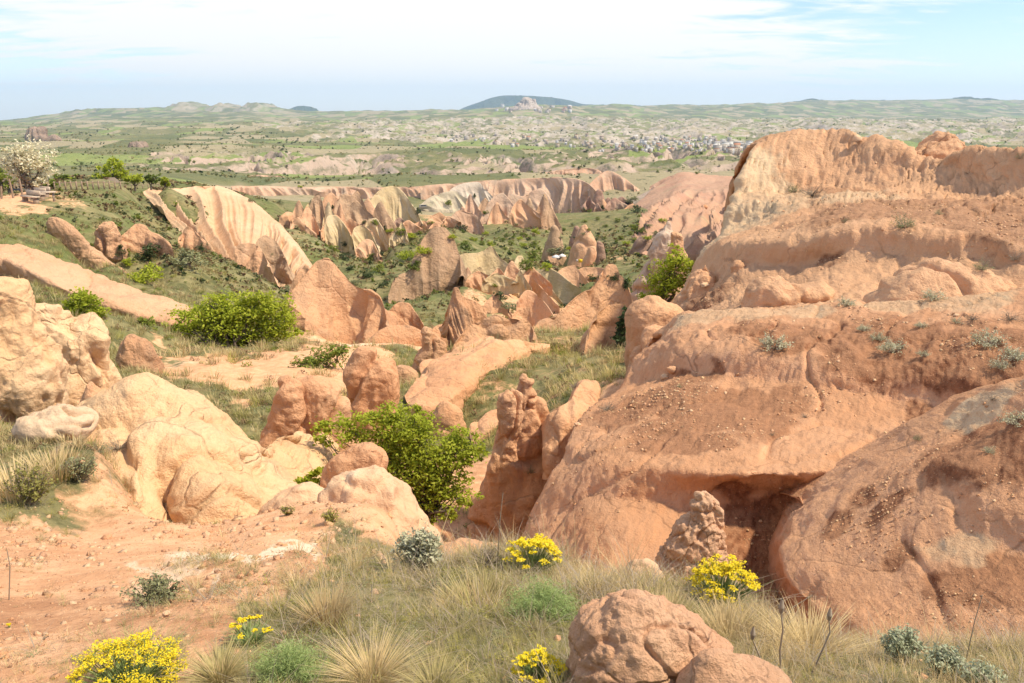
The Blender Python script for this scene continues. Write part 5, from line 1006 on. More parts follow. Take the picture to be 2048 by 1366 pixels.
# ------------------------------------------------------------------ trees built one by one where they stand
def tree(name, blobs_, Y, base, nleaf, size, lmat, label, nbr=9, per=26, trunk=.09, dens=.5, cat='tree', stems=1, sig=.16, **tags):
    """blobs_: crown masses (px,py,rx,ry[,dY]) in the picture at distance Y; base: (px,py) of the trunk foot"""
    B = []
    for b in blobs_:
        dy = b[4] if len(b) > 4 else 0
        c = PW(b[0], b[1], Y+dy); rx = b[2]/F*Y*1.02; rz_ = b[3]/F*Y*1.02; B.append((c, np.array([rx, rx*.8, rz_])))
    foot = PW(base[0], base[1], Y); vol = np.array([b[1].prod() for b in B]); vol /= vol.sum()
    ncl = max(nleaf//per, 3); which = np.random.choice(len(B), ncl, p=vol)
    cs = np.stack([B[i][0] for i in which]); rs = np.stack([B[i][1] for i in which])
    dirs = rvec(ncl); rad = np.random.rand(ncl)**(.33)*(.55+.6*np.random.rand(ncl)); keep = fbm(cs+dirs*rs*rad[:, None], 3.2/rs.mean(), 2) > -.12; dirs, rad, cs, rs = dirs[keep], rad[keep], cs[keep], rs[keep]; ncl = len(rad)
    cl = cs+dirs*rs*rad[:, None]
    sg = rs.mean(1)*sig*(.6+.8*np.random.rand(ncl))
    lv = np.repeat(cl, per, 0)+np.random.normal(size=(ncl*per, 3))*np.repeat(sg, per)[:, None]*np.array([1, 1, .65])
    root = empty(name, foot, label=label, cat=cat, **tags)
    V, f = leaf_quads(lv-foot, size); obj('crown', mesh_np('crown', V, f, lmat, smooth=False), root)
    segs = []; R0 = trunk
    mid = np.mean([b[0] for b in B], 0); fork = foot+(mid-foot)*.35
    for s_ in range(stems):
        fk = fork+np.random.normal(size=3)*np.array([1, 1, .2])*(B[0][1][0]*.35 if stems > 1 else .02)
        segs += bent(foot-np.array([0, 0, .3]), fk, R0, R0*.75, 4)
        for k in range(max(nbr//stems, 2)):
            i = np.random.choice(len(B), p=vol); e = B[i][0]+rvec(1)[0]*B[i][1]*.7
            segs += bent(fk, e, R0*.55, R0*.10, 6, .16)
            m_ = segs[-4][0]
            for q_ in range(3): segs += bent(m_, e+rvec(1)[0]*B[i][1]*.5, R0*.2, R0*.05, 3, .15)
    segs = [(a-foot, b_, c-foot, d_) for a, b_, c, d_ in segs]
    V, f = tubes(segs); obj('trunk', mesh_np('trunk', V, f, L_bark), root)
    return root
tree('leafy_tree', [(690,865,58,44),(648,868,34,34),(745,845,50,34),(810,850,66,50),(825,825,34,22),(720,835,26,20),(930,880,50,30),(800,890,70,60),(840,930,85,75),(760,930,70,60),(905,900,60,45),(940,905,42,38),(890,980,70,50),(820,985,60,45),(700,920,50,25),(960,900,20,22),(940,1000,30,24),(900,1030,40,26),(850,1010,60,30)], 10.6, (850,1075), 30000, .055, L_bright,
     'bright green tree growing out of the gully in the centre foreground', nbr=20, trunk=.055, stems=3, sig=.17, per=34)
tree('spreading_tree', [(400,645,62,44),(355,665,34,34),(435,612,46,34),(465,645,70,52),(535,612,48,36),(505,625,50,42),(560,640,45,40),(590,655,22,22),(540,670,55,32),(380,690,45,22),(450,690,60,22)], 36, (470,716), 26000, .15, L_bright,
     'wide spreading green tree with many trunks on the meadow at left', nbr=20, trunk=.18, stems=5, sig=.15)
tree('round_bush_tree', [(165,605,36,28),(140,625,28,24),(185,630,30,28),(160,640,36,20)], 31, (165,662), 6500, .14, L_bright, 'round green bush on the grassy slope behind the cream rocks', trunk=.10, stems=3)
tree('small_bush', [(290,650,20,18),(283,664,14,12),(300,662,14,12)], 33, (290,680), 2200, .13, L_mid, 'small green bush left of the spreading tree', cat='bush', trunk=.05, stems=2)
tree('sprawling_bush', [(640,720,48,30),(600,735,28,22),(680,700,26,18),(620,755,44,22),(655,750,30,24)], 26.5, (640,778), 5000, .11, L_mid, 'sprawling pale green bush beside the path in the centre', cat='bush', trunk=.05, stems=6, sig=.2)
tree('rock_side_tree', [(1345,525,32,28),(1330,560,40,34),(1365,535,26,26),(1310,590,28,20),(1350,500,14,16),(1375,560,14,18),(1300,600,30,14)], 24.5, (1325,612), 7500, .09, L_bright, 'slender bright green tree against the foot of the clay hill', trunk=.07, stems=3, sig=.2)
tree('dark_bush', [(1245,640,14,22),(1240,670,16,26),(1236,700,14,18),(1255,625,14,10)], 24, (1240,718), 1800, .12, L_dark, 'dark bush in the cleft beside the big smooth boulder', cat='bush', trunk=.04, stems=2)
tree('low_shoots', [(645,945,16,14),(630,960,22,16),(600,965,16,12),(655,975,12,14),(590,985,10,8)], 9.0, (630,1000), 900, .075, L_bright, 'low green shoots left of the blocky rock', cat='shrub', trunk=.015, stems=3, sig=.25)
tree('blossom_tree', [(60,320,48,34),(30,335,34,36),(90,345,24,28),(75,365,26,14),(15,310,24,20),(45,360,30,20)], 76, (72,394), 6500, .26, L_blossom, 'cream-blossomed tree above the picnic benches at the left edge', trunk=.20, stems=1)
tree('edge_tree', [(4,352,30,26),(25,368,24,16),(-20,350,30,30)], 84, (20,385), 1800, .3, L_mid, 'green tree at the left edge behind the blossom tree', trunk=.15)
tree('tall_picnic_tree', [(228,338,26,20),(205,352,20,16),(250,352,20,16),(232,322,14,12)], 118, (226,376), 1900, .42, L_bright, 'tall yellow-green tree above the picnic hut', trunk=.2)
for k, (x, y, r_, b_, lb) in enumerate([(125,358,20,378,'green bushy tree right of the blossom tree'),(152,362,16,380,'second bushy tree along the picnic terrace'),(183,362,18,379,'pale bushy tree left of the picnic hut'),(270,358,18,377,'bushy tree just right of the picnic hut'),(302,358,15,376,'small round tree near the plateau edge'),(330,362,10,375,'low tree at the plateau edge'),(100,366,12,382,'low green tree behind the benches')]):
    tree('picnic_tree', [(x,y,r_,r_*.6),(x-r_*.5,y+5,r_*.6,r_*.4),(x+r_*.5,y+5,r_*.6,r_*.4)], 100+k*5 if x > 110 else 88, (x,b_), 1000, .42, [L_mid, L_bright][k % 2], lb, trunk=.14, nbr=5)

# shared crowns for the smaller trees and bushes
def crown_mesh(name, n, mat, size, flat=.75, lumps=7, seed=0, conic=False):
    np.random.seed(400+seed); ls = rvec(lumps)*np.array([.55, .55, .35]); ls[:, 2] += .55*flat+.1
    w_ = np.random.choice(lumps, n//12); c = ls[w_]+rvec(len(w_))*(.42*np.random.rand(len(w_))**.33)[:, None]*np.array([1, 1, flat])
    if conic: c[:, :2] *= (1.15-np.clip(c[:, 2:3], 0, 1.1))*.8; c[:, 2] *= 1.5
    l = np.repeat(c, 12, 0)+np.random.normal(size=(len(c)*12, 3))*.07
    l[:, 2] = np.abs(l[:, 2]); V, f = leaf_quads(l, size); return mesh_np(name, V, f, mat, smooth=False)
def trunk_mesh(name, seed=0):
    np.random.seed(500+seed); segs = bent((0, 0, -.35), (0, 0, .35), .06, .045, 3)
    for _ in range(6): segs += bent((0, 0, .25), rvec(1)[0]*np.array([.5, .5, .25])+np.array([0, 0, .65]), .03, .008, 3)
    return mesh_np(name, *tubes(segs, 4), L_bark)
CR = {'g': [crown_mesh('crown', 900, L_mid, .15, seed=i) for i in range(3)], 'b': [crown_mesh('crown', 900, L_bright, .15, seed=i+5) for i in range(3)],
      'd': [crown_mesh('crown', 800, L_dark, .14, seed=i+9, conic=(i == 2)) for i in range(3)], 'y': [crown_mesh('crown', 900, L_greygreen, .13, seed=i+13) for i in range(3)]}
TR = [trunk_mesh('trunk', i) for i in range(3)]
kindname = {'g': ('orchard_tree', 'green tree'), 'b': ('bright_bush', 'bright green bush'), 'd': ('juniper_bush', 'dark juniper bush'), 'y': ('grey_bush', 'grey-green bush')}
protos = {}
def plant(px, py, wpx, k, label, group=None, hr=.8):
    h, n, _ = hit(px, py)
    if h is None: return
    r = wpx/2/F*h.y/.85
    kk = (k, (int(px*7+py*3)) % 3)
    nm = kindname[k][0]
    if kk not in protos:
        o = empty(nm, h, label=label, cat='tree' if k == 'g' else 'bush', group=group)
        obj('crown', CR[k][kk[1]], o); obj('trunk', TR[kk[1]], o); protos[kk] = o
        o.location = h; o.rotation_euler = (0, 0, random.random()*6.28); o.scale = (r, r, r*hr)
    else: copy_thing(protos[kk], h, random.random()*6.28, (r, r, r*hr), label=label, group=group)
VG = [ # px, foot py, width px, kind, label
 (405,500,28,'d','dark conifer-like bush on the crest of the left slope'),(380,538,72,'y','wide grey-green bush on the left slope'),(298,518,58,'d','wide dark bush below the pocked ridge'),
 (245,512,34,'d','dark bush between the pocked rock and pocked ridge'),(288,565,74,'b','bright green bush below the pocked ridge'),(262,530,30,'b','small bright bush beside the wide dark bush'),
 (575,588,32,'y','grey-green bush left of the twin-peaked cone'),(845,510,36,'b','rounded bright bush left of the monolith'),(815,520,40,'b','bright bush low in the hollow left of the monolith'),
 (832,540,34,'g','green tree touching the monolith on its left'),(800,470,26,'g','green tree by the olive horn'),(825,478,28,'b','bright tree right of the olive horn'),
 (932,500,30,'g','dark green tree just right of the monolith'),(925,462,24,'d','dark cedar behind the monolith'),(906,478,22,'b','small bright tree above the monolith right shoulder'),
 (972,428,14,'g','little tree beside the white bluff'),(970,470,16,'b','pale tree under the pink bluff'),(1120,515,48,'y','broad olive shrub in front of the pointed tower'),
 (1072,525,44,'g','dense green thicket left of the parasols'),(1055,540,40,'g','dense green thicket nearer the olive cone'),(1090,540,30,'b','bright shrub just left of the square tower'),
 (1140,500,16,'b','bright bush between the two pointed towers'),(1270,425,28,'d','dark bush below the cave mouth'),(1272,460,26,'g','dark green tree on the terrace above the path'),
 (1295,480,20,'b','bright bush on the green terrace'),(1253,490,18,'b','bright bush above the brick-red hump'),(1248,505,22,'d','dark round bush at the sandy path end'),(1325,445,18,'b','bright bush at the foot of the red slopes'),
 (1230,560,30,'d','dark bushes right of the sandy path'),(1250,580,34,'d','dark bush behind the pale cap of the long wall'),(1185,560,24,'d','dark pointed bush left of the pale cap'),(1075,468,24,'b','bright bush at the foot of the cave church'),
 (1018,625,40,'y','pale grey-green bush on the knoll behind the hunched rock'),(1000,600,34,'d','dark scrub on the knoll above the pale bush'),(988,575,16,'g','small bush on the ridge below the pointed peak'),
 (1205,420,14,'d','dark shrub beside the cave door cone'),(1260,405,30,'y','scrub on the knoll above the red cones'),(1180,425,12,'g','little bush beside the white washes'),
 (640,480,20,'d','first dark juniper on the middle green slope'),(668,505,26,'g','leafy bush on the middle green slope'),(690,520,26,'d','dark juniper below the thin fins'),(702,540,20,'d','dark juniper above the twin-peaked cone'),
 (690,492,20,'d','dark juniper under the leaning ochre blade'),(735,555,34,'d','dark juniper right of the twin peaks'),(768,575,32,'d','dark juniper near the left skirt of the monolith'),(745,525,32,'g','green bush above the pink nose'),
 (760,545,30,'g','green bush between the junipers right of the twin peaks'),(715,570,24,'y','grey bush low on the middle green slope'),(790,560,26,'y','grey bush beside the monolith skirt'),(780,465,18,'b','bright bush behind the olive horn'),
 (750,450,22,'g','bush below the great ribbed fin'),(770,462,16,'d','dark bush below the great ribbed fin'),(730,448,14,'d','dark little bush between ochre fins'),(836,430,22,'d','dark bushes below the parked van'),(862,450,16,'g','bush among the low pink points'),
 (898,410,18,'g','bush on the rubble spur'),(950,395,12,'d','dark bush on top of the white bluff'),(665,418,12,'d','dark bush on the broad pink fin'),(505,405,16,'y','scrub patch behind the fluted hill'),(560,410,20,'y','scrub patch on the rounded knoll'),
 (600,375,10,'b','small bush on the left meadow strip'),(1160,630,0,'g','')]
for x, y, w_, k, lb in VG:
    if w_: plant(x, y, w_, k, lb)
ORD = 'first second third fourth fifth sixth seventh eighth ninth tenth eleventh twelfth thirteenth fourteenth fifteenth sixteenth seventeenth eighteenth nineteenth twentieth'.split()
OX = [985,1002,1022,1046,1069,930,948,965,1010,1035,1125,1015,1040,1058]
BX = [1165,1178,1150,1195,1120,1210,1225,1235,1255,1240,1222,1196,1215,1168,1145,1285,1300,1268,1310,1262]
for k, (x, y, w_) in enumerate([(985,492,20),(1002,484,20),(1022,490,18),(1046,494,18),(1069,496,26),(930,488,16),(948,482,18),(965,490,16),(1010,500,12),(1035,504,10),(1125,462,14),(1015,474,14),(1040,480,14),(1058,478,12)]):
    plant(x, y, w_, 'g' if k % 3 else 'b', 'small round orchard tree on the valley floor, %s from the left' % ORD[sorted(OX).index(x)], 'orchard trees on the valley floor')
for k, (x, y, w_) in enumerate([(1165,470,8),(1178,462,8),(1150,478,8),(1195,475,8),(1120,478,9),(1210,455,10),(1225,470,9),(1235,445,12),(1255,440,12),(1240,480,12),(1222,490,10),(1196,440,9),(1215,435,9),(1168,445,9),(1145,452,10),(1285,465,14),(1300,455,12),(1268,485,14),(1310,470,12),(1262,470,10)]):
    plant(x, y, w_*1.3, 'yg'[k % 2], 'low bush on the terraced valley side, %s from the left' % ORD[sorted(BX).index(x)], 'bushes dotted on the terraced valley side')
for k in range(46):
    x = random.choice([random.uniform(20, 600), random.uniform(20, 1480)]); y = random.uniform(300, 352)
    plant(x, y, random.uniform(5, 11), 'gdg'[k % 3], 'small far tree dotted on the green plateau', 'far trees dotted on the plateau')

# shrubs of the right bank
def shrub_mesh(mat, n=520, tw=34, seed=0, size=.10, dome=.55):
    np.random.seed(600+seed); segs, tips = [], []
    for i in range(tw):
        a = random.Random(seed*50+i); d_ = rvec(1)[0]*np.array([1, 1, .6]); d_[2] = abs(d_[2])+.12; d_ /= np.linalg.norm(d_); L = .55+.45*a.random()
        segs += bent((0, 0, 0), d_*L*np.array([1, 1, dome/.55]), .014, .005, 3, .18); tips.append(d_*L*np.array([1, 1, dome/.55]))
    tips = np.array(tips); w_ = np.random.choice(tw, n); c = tips[w_]*(.55+.5*np.random.rand(n))[:, None]+np.random.normal(size=(n, 3))*.07
    c[:, 2] = np.abs(c[:, 2]); V, f = leaf_quads(c, size, .2, .45)
    return mesh_np('foliage', V, f, mat, smooth=False), mesh_np('twigs', *tubes(segs, 3), L_twig)
SH = {'s': [shrub_mesh(L_sage, 900, 34, i, .10) for i in range(3)], 'n': [shrub_mesh(L_twig, 150, 60, i+4, .06, .6) for i in range(2)], 'k': [shrub_mesh(L_greygreen, 700, 40, i+7, .09, .65) for i in range(2)]}
SHN = {'s': 'sage_shrub', 'n': 'bare_shrub', 'k': 'thorny_shrub'}
shp = {}
def shrub(px, py, wpx, k, label, hr=1.0, cat='shrub'):
    h, n, _ = hit(px, py)
    if h is None: return
    r = wpx/2/F*h.y/.9; v = int(px) % len(SH[k]); key = (k, v)
    if key not in shp:
        o = empty(SHN[k], h, random.random()*6, 1, label=label, cat=cat); o.scale = (r, r, r*hr)
        obj('foliage', SH[k][v][0], o); obj('twigs', SH[k][v][1], o); shp[key] = o
    else: copy_thing(shp[key], h, random.random()*6.28, (r, r, r*hr), label=label, cat=cat)
for a in [(1548,698,74,'s','pale sage shrub near the left end of the strip'),(1692,612,42,'s','rounded sage shrub on the rim of the strip'),(1868,598,52,'s','pale sage shrub on the rim before the orange knoll'),
 (1728,662,34,'s','small sage shrub at the middle of the strip'),(1785,705,66,'s','biggest sage shrub hanging over the bowl'),(1755,680,40,'s','sage shrub joined to the left of the biggest one'),(1842,655,30,'s','little sage shrub high on the strip'),(1912,645,26,'s','smallest sage tuft beside two loose stones'),
 (1845,712,30,'s','thin sage sprig right of the biggest shrub'),(1975,690,80,'s','large sage shrub trailing at the right edge'),(2025,720,70,'s','sage shrub cut by the right edge'),(2000,735,46,'s','low sage shrub under the trailing one'),(1985,800,36,'n','grey bare shrub in the bowl corner'),
 (2030,850,74,'s','sage shrub on the lower mound at the right edge'),(1978,905,34,'s','small sage tuft on the lower mound top'),(1215,820,50,'n','dark bare thornbush on the left part of the clay bank'),(1150,775,38,'n','bare thornbush growing on the rock bridge'),
 (1805,455,56,'k','dark thorny bush hanging over the stepped scarp'),(1625,392,62,'n','grey bare bush on the shelf of the flat-topped hill'),(1590,385,34,'k','low dark bush on the shelf of the hill'),(1690,445,18,'k','tiny green bush on the scree slope'),
 (2040,318,22,'k','dark bush on the skyline at the right edge'),(1878,430,22,'k','little bush high on the scree slope'),(2030,520,50,'n','grey bare bush at the right edge above the knoll'),(1965,540,40,'k','low bush on the flat cap of the knoll'),
 (1545,870,18,'n','wisp of dead twigs in the gravel patch'),(1610,835,26,'n','dead twigs standing in the bowl'),(1835,880,24,'k','small green tuft at the bottom of the bowl'),(1360,775,16,'k','tiny green sprig above the gravel patch'),(1945,640,40,'n','bare twigs at the right end of the strip'),(2020,640,46,'n','tangle of bare twigs at the right edge of the strip'),
 (1060,945,28,'k','green tuft on the stout pillar'),(545,510,10,'k','tiny bush on the rounded fin'),(235,900,70,'n','tangle of dry stems on the cream outcrop edge'),(200,905,50,'k','green weeds below the stone slab')]:
    shrub(*a)
# ------------------------------------------------------------------ foreground plants
def ground_at(px, py):
    h = pick(ground, px, py); return np.array(h) if h else PW(px, py, 3)
def umbel(px, py, wpx, heads, seed, label, hh=.9, foliage=True, dens=26):
    """yellow umbel plant: stems > flower heads, feathery leaves"""
    np.random.seed(700+seed); b = ground_at(px, py); r = wpx/2/F*b[1]
    o = empty('yellow_umbel_plant', b, label=label, cat='flowering plant')
    segs, fl, fo = [], [], []
    for i in range(heads):
        a = np.random.rand()*6.28; q_ = np.sqrt(np.random.rand()); c = np.array([math.cos(a)*r*q_, math.sin(a)*r*q_*.8, r*hh*(1.3-.75*q_**2)+np.random.normal()*r*.10])
        segs += bent((c[0]*.12, c[1]*.12, 0), c-np.array([0, 0, r*.08]), .0028, .0016, 4, .06)
        hr_ = r*(.11+.08*np.random.rand())
        for k in range(9):
            a2 = np.random.rand()*6.28; e = c+np.array([math.cos(a2), math.sin(a2), .1])*hr_*np.sqrt(np.random.rand()); segs.append((c-np.array([0, 0, r*.08]), .001, e, .0006))
            fl.append(e+np.random.normal(size=(dens//3, 3))*hr_*.20*np.array([1, 1, .45]))
    fl = np.concatenate(fl); V, f = leaf_quads(fl, .0055*b[1]/2.6*1.25, .8, .8); obj('flowers', mesh_np('flowers', V, f, L_yellow, smooth=False), o)
    obj('stems', mesh_np('stems', *tubes(segs, 3), L_dill), o)
    if foliage:
        V, f = blades(260, r*.8, r*.5, .0025*b[1]/2.6, 1.0, .5, 2); obj('feathery_leaves', mesh_np('feathery_leaves', V, f, L_dill, smooth=False), o)
    return o
umbel(262,1378,260,110,1,'largest yellow umbel plant at the bottom left corner',.62)
umbel(500,1285,92,14,2,'sparse yellow umbel plant above the feathery green clump',1.1)
umbel(1066,1145,124,60,3,'dense yellow umbel plant at the gully rim left of the pinnacle',1.05)
umbel(1442,1204,155,80,4,'yellow umbel plant at the foot of the jagged pinnacle',.95)
umbel(1080,1372,125,46,5,'yellow umbel plant left of the rough clay boulder',1.1)
umbel(20,1255,16,3,6,'single tiny yellow flower head at the left',1.0,False)
def clump(name, px, py, wpx, n, hrel, mat, label, lean=1.0, droop=.6, bw=.003, seed=0, cat='grass clump', spread=.25, extra=None):
    np.random.seed(800+seed); b = ground_at(px, py); r = wpx/2/F*b[1]
    o = empty(name, b-np.array([0, 0, .01]), label=label, cat=cat)
    V, f = blades(n, r*hrel, r*spread, bw*b[1]/2.6, lean, droop, 4); obj('blades', mesh_np('blades', V, f, mat, smooth=False), o)
    if extra is not None:
        V, f = blades(n//2, r*hrel*.75, r*spread, bw*b[1]/2.6, lean*1.1, droop, 3); obj('dry_blades', mesh_np('dry_blades', V, f, extra, smooth=False), o)
    return o
clump('grass_tussock', 440,1362,150,460,.95,L_oliveg,'grey-green tussock with dark heart beside the largest yellow plant',1.1,.8,.0035,1,extra=L_dry)
clump('grass_tussock', 745,1370,190,620,.95,L_dry,'beige windswept tussock at the bottom edge',1.1,.9,.003,2,extra=L_oliveg)
clump('grass_tussock', 870,1385,150,420,.95,L_oliveg,'olive tussock right of the beige one at the bottom edge',1.0,.8,.003,3)
clump('grass_tussock', 655,1250,140,520,1.25,L_dry,'upright dry golden tussock on the slope left of centre',.7,.5,.003,4,spread=.5)
clump('grass_tussock', 1225,1160,130,160,1.5,L_oliveg,'tall thin green tussock at the rim above the dark hollow',.55,.4,.004,5,spread=.25)
clump('grass_tussock', 1450,1275,150,420,.9,L_dry,'golden dry tussock right of the rough boulder',1.0,.7,.003,6,spread=.6)
clump('grass_tussock', 1620,1310,200,620,.8,L_dry,'golden dry grass patch between boulder and spurge',1.0,.8,.003,7,spread=.7)
clump('grass_tussock', 30,985,170,420,.75,L_dry,'tall dry grass at the left edge above the terrace',.6,.5,.004,11,spread=.8)
clump('grass_tussock', 110,945,150,380,.6,L_dry,'dry straw grass below the stone slab at left',.7,.5,.004,12,spread=.8,extra=L_grass)
clump('grass_tussock', 1330,1235,150,380,.6,L_dry,'straw grass at the foot of the jagged pinnacle',.7,.5,.003,13,spread=.8,extra=L_grass)
clump('grass_tussock', 960,1215,220,520,.45,L_oliveg,'mixed olive grass patch left of the feathery clump',.8,.6,.003,14,spread=.85,extra=L_dry)
def feathery(px, py, wpx, n, label, seed, hr=.8):
    np.random.seed(900+seed); b = ground_at(px, py); r = wpx/2/F*b[1]
    o = empty('feathery_clump', b, label=label, cat='plant'); segs, lv = [], []
    for i in range(60):
        d_ = rvec(1)[0]; d_[2] = abs(d_[2])+.25; d_ /= np.linalg.norm(d_); e = d_*r*(.7+.3*np.random.rand())*np.array([1, .8, hr*1.3]); segs += bent((0, 0, 0), e, .0018, .0008, 3, .1)
        lv.append(e*np.linspace(.35, 1.05, n//60)[:, None]+np.random.normal(size=(n//60, 3))*r*.10)
    V, f = leaf_quads(np.concatenate(lv), .020*b[1]/2.6, .3, .09); obj('leaves', mesh_np('leaves', V, f, L_dill, smooth=False), o); obj('stems', mesh_np('stems', *tubes(segs, 3), L_dill), o)
feathery(585,1362,210,9000,'soft feathery green clump at the bottom left of centre',1)
feathery(1085,1235,220,8000,'soft feathery green clump above the rough boulder',2,.6)
feathery(1120,1140,110,3000,'green feathery growth right of the rim flowers',3,.6)
def spray(name, px, py, wpx, hpx, n, mat, label, seed, size=.02, per=26, cat='shrub', updown=1.0):
    np.random.seed(950+seed); b = ground_at(px, py); r = wpx/2/F*b[1]; H_ = hpx/F*b[1]
    o = empty(name, b, label=label, cat=cat); segs, lv = [], []
    for i in range(n):
        a = np.random.rand()*6.28; q_ = np.random.rand()**.5; e = np.array([math.cos(a)*r*q_, math.sin(a)*r*q_*.7, H_*(1-.45*q_*q_)*(.75+.3*np.random.rand())]); sg = bent((0, 0, 0), e, .004*b[1]/4, .0012*b[1]/4, 4, .12); segs += sg
        for p0, _, p1, _ in sg[1:]: 
            tt = np.random.rand(per//3, 1); lv.append(p0+(p1-p0)*tt+np.random.normal(size=(per//3, 3))*size*.45)
    V, f = leaf_quads(np.concatenate(lv), size, .3, .4); obj('leaves', mesh_np('leaves', V, f, mat, smooth=False), o); obj('stems', mesh_np('stems', *tubes(segs, 3), L_twig), o)
spray('silver_shrub',838,1140,120,115,70,L_sage,'silvery leafed shrub in front of the green tree at the rim',1,.030,34)
spray('spurge_plant',1800,1322,110,95,60,L_teal,'blue-green spurge in the dry grass at lower right',2,.016,40,'plant')
spray('spurge_plant',1885,1352,100,85,44,L_teal,'second blue-green spurge further right',3,.016,36,'plant')
spray('spurge_plant',1960,1375,110,70,34,L_teal,'low blue-green spurge at the bottom right corner',4,.016,34,'plant')
spray('green_herb',310,1205,150,70,60,L_greygreen,'spreading grey-green herb on the bare soil terrace',5,.018,30,'plant')
spray('green_herb',60,1010,120,100,60,L_grass,'tall green weeds at the left edge above the terrace',6,.03,24,'plant')
spray('green_herb',160,960,90,60,40,L_greygreen,'grey-green weeds on the bank below the stone slab',7,.03,24,'plant')
spray('dry_twig_shrub',970,1138,90,60,40,L_twig,'bare twiggy shrub beside the rim flowers',8,.008,9)
spray('green_herb',660,1045,40,36,26,L_grass,'little green herb at the right end of the terrace rim',9,.02,20,'plant')
spray('green_herb',575,1030,36,26,22,L_grass,'tiny green herb on the low cream mound',10,.02,20,'plant')
# dead stalks
def stalk(pts, label, thick=.004, heads=()):
    b = ground_at(*pts[0]); Yb = b[1]; W_ = [PW(x, y, Yb) for x, y in pts]; o = empty('dry_stalk', b, label=label, cat='dry stalk')
    segs = [(W_[i]-b, thick*(1-.5*i/len(W_)), W_[i+1]-b, thick*(1-.5*(i+1)/len(W_))) for i in range(len(W_)-1)]
    obj('stem', mesh_np('stem', *tubes(segs, 5), L_twig), o)
    for (x, y) in heads:
        c = PW(x, y, Yb)-b; s_ = thick*2.6; obj('seed_head', mesh_np('seed_head', *tubes([(c, s_*.6, c+np.array([0, 0, s_*2]), s_), (c+np.array([0, 0, s_*2]), s_, c+np.array([0, 0, s_*5]), s_*.3)], 6), L_twig), o)
stalk([(1530,1355),(1518,1310),(1505,1278)], 'short dark dead stalk right of the rough boulder', .0035, [(1505,1278)])
stalk([(1562,1372),(1560,1300),(1566,1260),(1562,1225)], 'upright dead stalk with small head in the dry grass', .0035, [(1562,1225)])
stalk([(1625,1345),(1645,1300),(1660,1265),(1658,1240)], 'forked dark stalk leaning right in the dry grass', .0035, [(1658,1240)])
stalk([(1565,1262),(1585,1215),(1625,1190)], 'thin pale stalk curving up to the right', .002)
stalk([(995,1130),(1000,1040),(1006,985)], 'single tall reddish stalk before the dark gully', .003)
stalk([(18,1200),(20,1130),(14,1100)], 'thin green stalk at the left edge of the terrace', .003)
stalk([(1930,1330),(1950,1240),(1965,1190)], 'wiry pale stalk in front of the clay mound', .002)

# ------------------------------------------------------------------ uncountable cover: instanced tufts
def scatter(name, P_, rz, sc, idx, protos_, label, tilt=None):
    col = bpy.data.collections.new(name+'_kinds')
    for i, me in enumerate(protos_):
        ob = bpy.data.objects.new('%s_kind_%02d' % (name, i), me); col.objects.link(ob)
    me = bpy.data.meshes.new(name); me.vertices.add(len(P_)); me.vertices.foreach_set('co', np.asarray(P_, np.float32).ravel())
    a = me.attributes.new('rot', 'FLOAT_VECTOR', 'POINT'); R = np.zeros((len(P_), 3), np.float32); R[:, 2] = rz
    if tilt is not None: R[:, :2] = tilt
    a.data.foreach_set('vector', R.ravel())
    a = me.attributes.new('scl', 'FLOAT', 'POINT'); a.data.foreach_set('value', np.asarray(sc, np.float32))
    a = me.attributes.new('idx', 'INT', 'POINT'); a.data.foreach_set('value', np.asarray(idx, np.int32))
    o = obj(name, me); g = bpy.data.node_groups.new(name, 'GeometryNodeTree')
    g.interface.new_socket('Geometry', in_out='INPUT', socket_type='NodeSocketGeometry'); g.interface.new_socket('Geometry', in_out='OUTPUT', socket_type='NodeSocketGeometry')
    gi = g.nodes.new('NodeGroupInput'); go = g.nodes.new('NodeGroupOutput'); ip = g.nodes.new('GeometryNodeInstanceOnPoints'); ci = g.nodes.new('GeometryNodeCollectionInfo')
    ci.inputs['Collection'].default_value = col; ci.inputs['Separate Children'].default_value = True; ci.inputs['Reset Children'].default_value = True
    def at(nm, ty):
        n = g.nodes.new('GeometryNodeInputNamedAttribute'); n.data_type = ty; n.inputs[0].default_value = nm; return n.outputs[0]
    g.links.new(gi.outputs[0], ip.inputs['Points']); g.links.new(ci.outputs[0], ip.inputs['Instance']); ip.inputs['Pick Instance'].default_value = True
    g.links.new(at('idx', 'INT'), ip.inputs['Instance Index']); g.links.new(at('scl', 'FLOAT'), ip.inputs['Scale'])
    er = g.nodes.new('FunctionNodeEulerToRotation'); g.links.new(at('rot', 'FLOAT_VECTOR'), er.inputs[0]); g.links.new(er.outputs[0], ip.inputs['Rotation'])
    g.links.new(ip.outputs[0], go.inputs[0])
    m_ = o.modifiers.new('scatter', 'NODES'); m_.node_group = g
    return tagset(o, kind='stuff', label=label)
np.random.seed(11)
def tuft(n, h, sp_, w_, mat, lean=.7, droop=.5, seed=0, seg=3):
    np.random.seed(1000+seed); return mesh_np('tuft', *blades(n, h, sp_, w_, lean, droop, seg), mat, smooth=False)
def herb(mat, n=70, seed=0, size=.03):
    np.random.seed(1100+seed); c = rvec(n)*np.array([.13, .13, .09])*np.random.rand(n, 1)**.5; c[:, 2] = np.abs(c[:, 2])*1.3; return mesh_np('herb', *leaf_quads(c, size, .3, .4), mat, smooth=False)
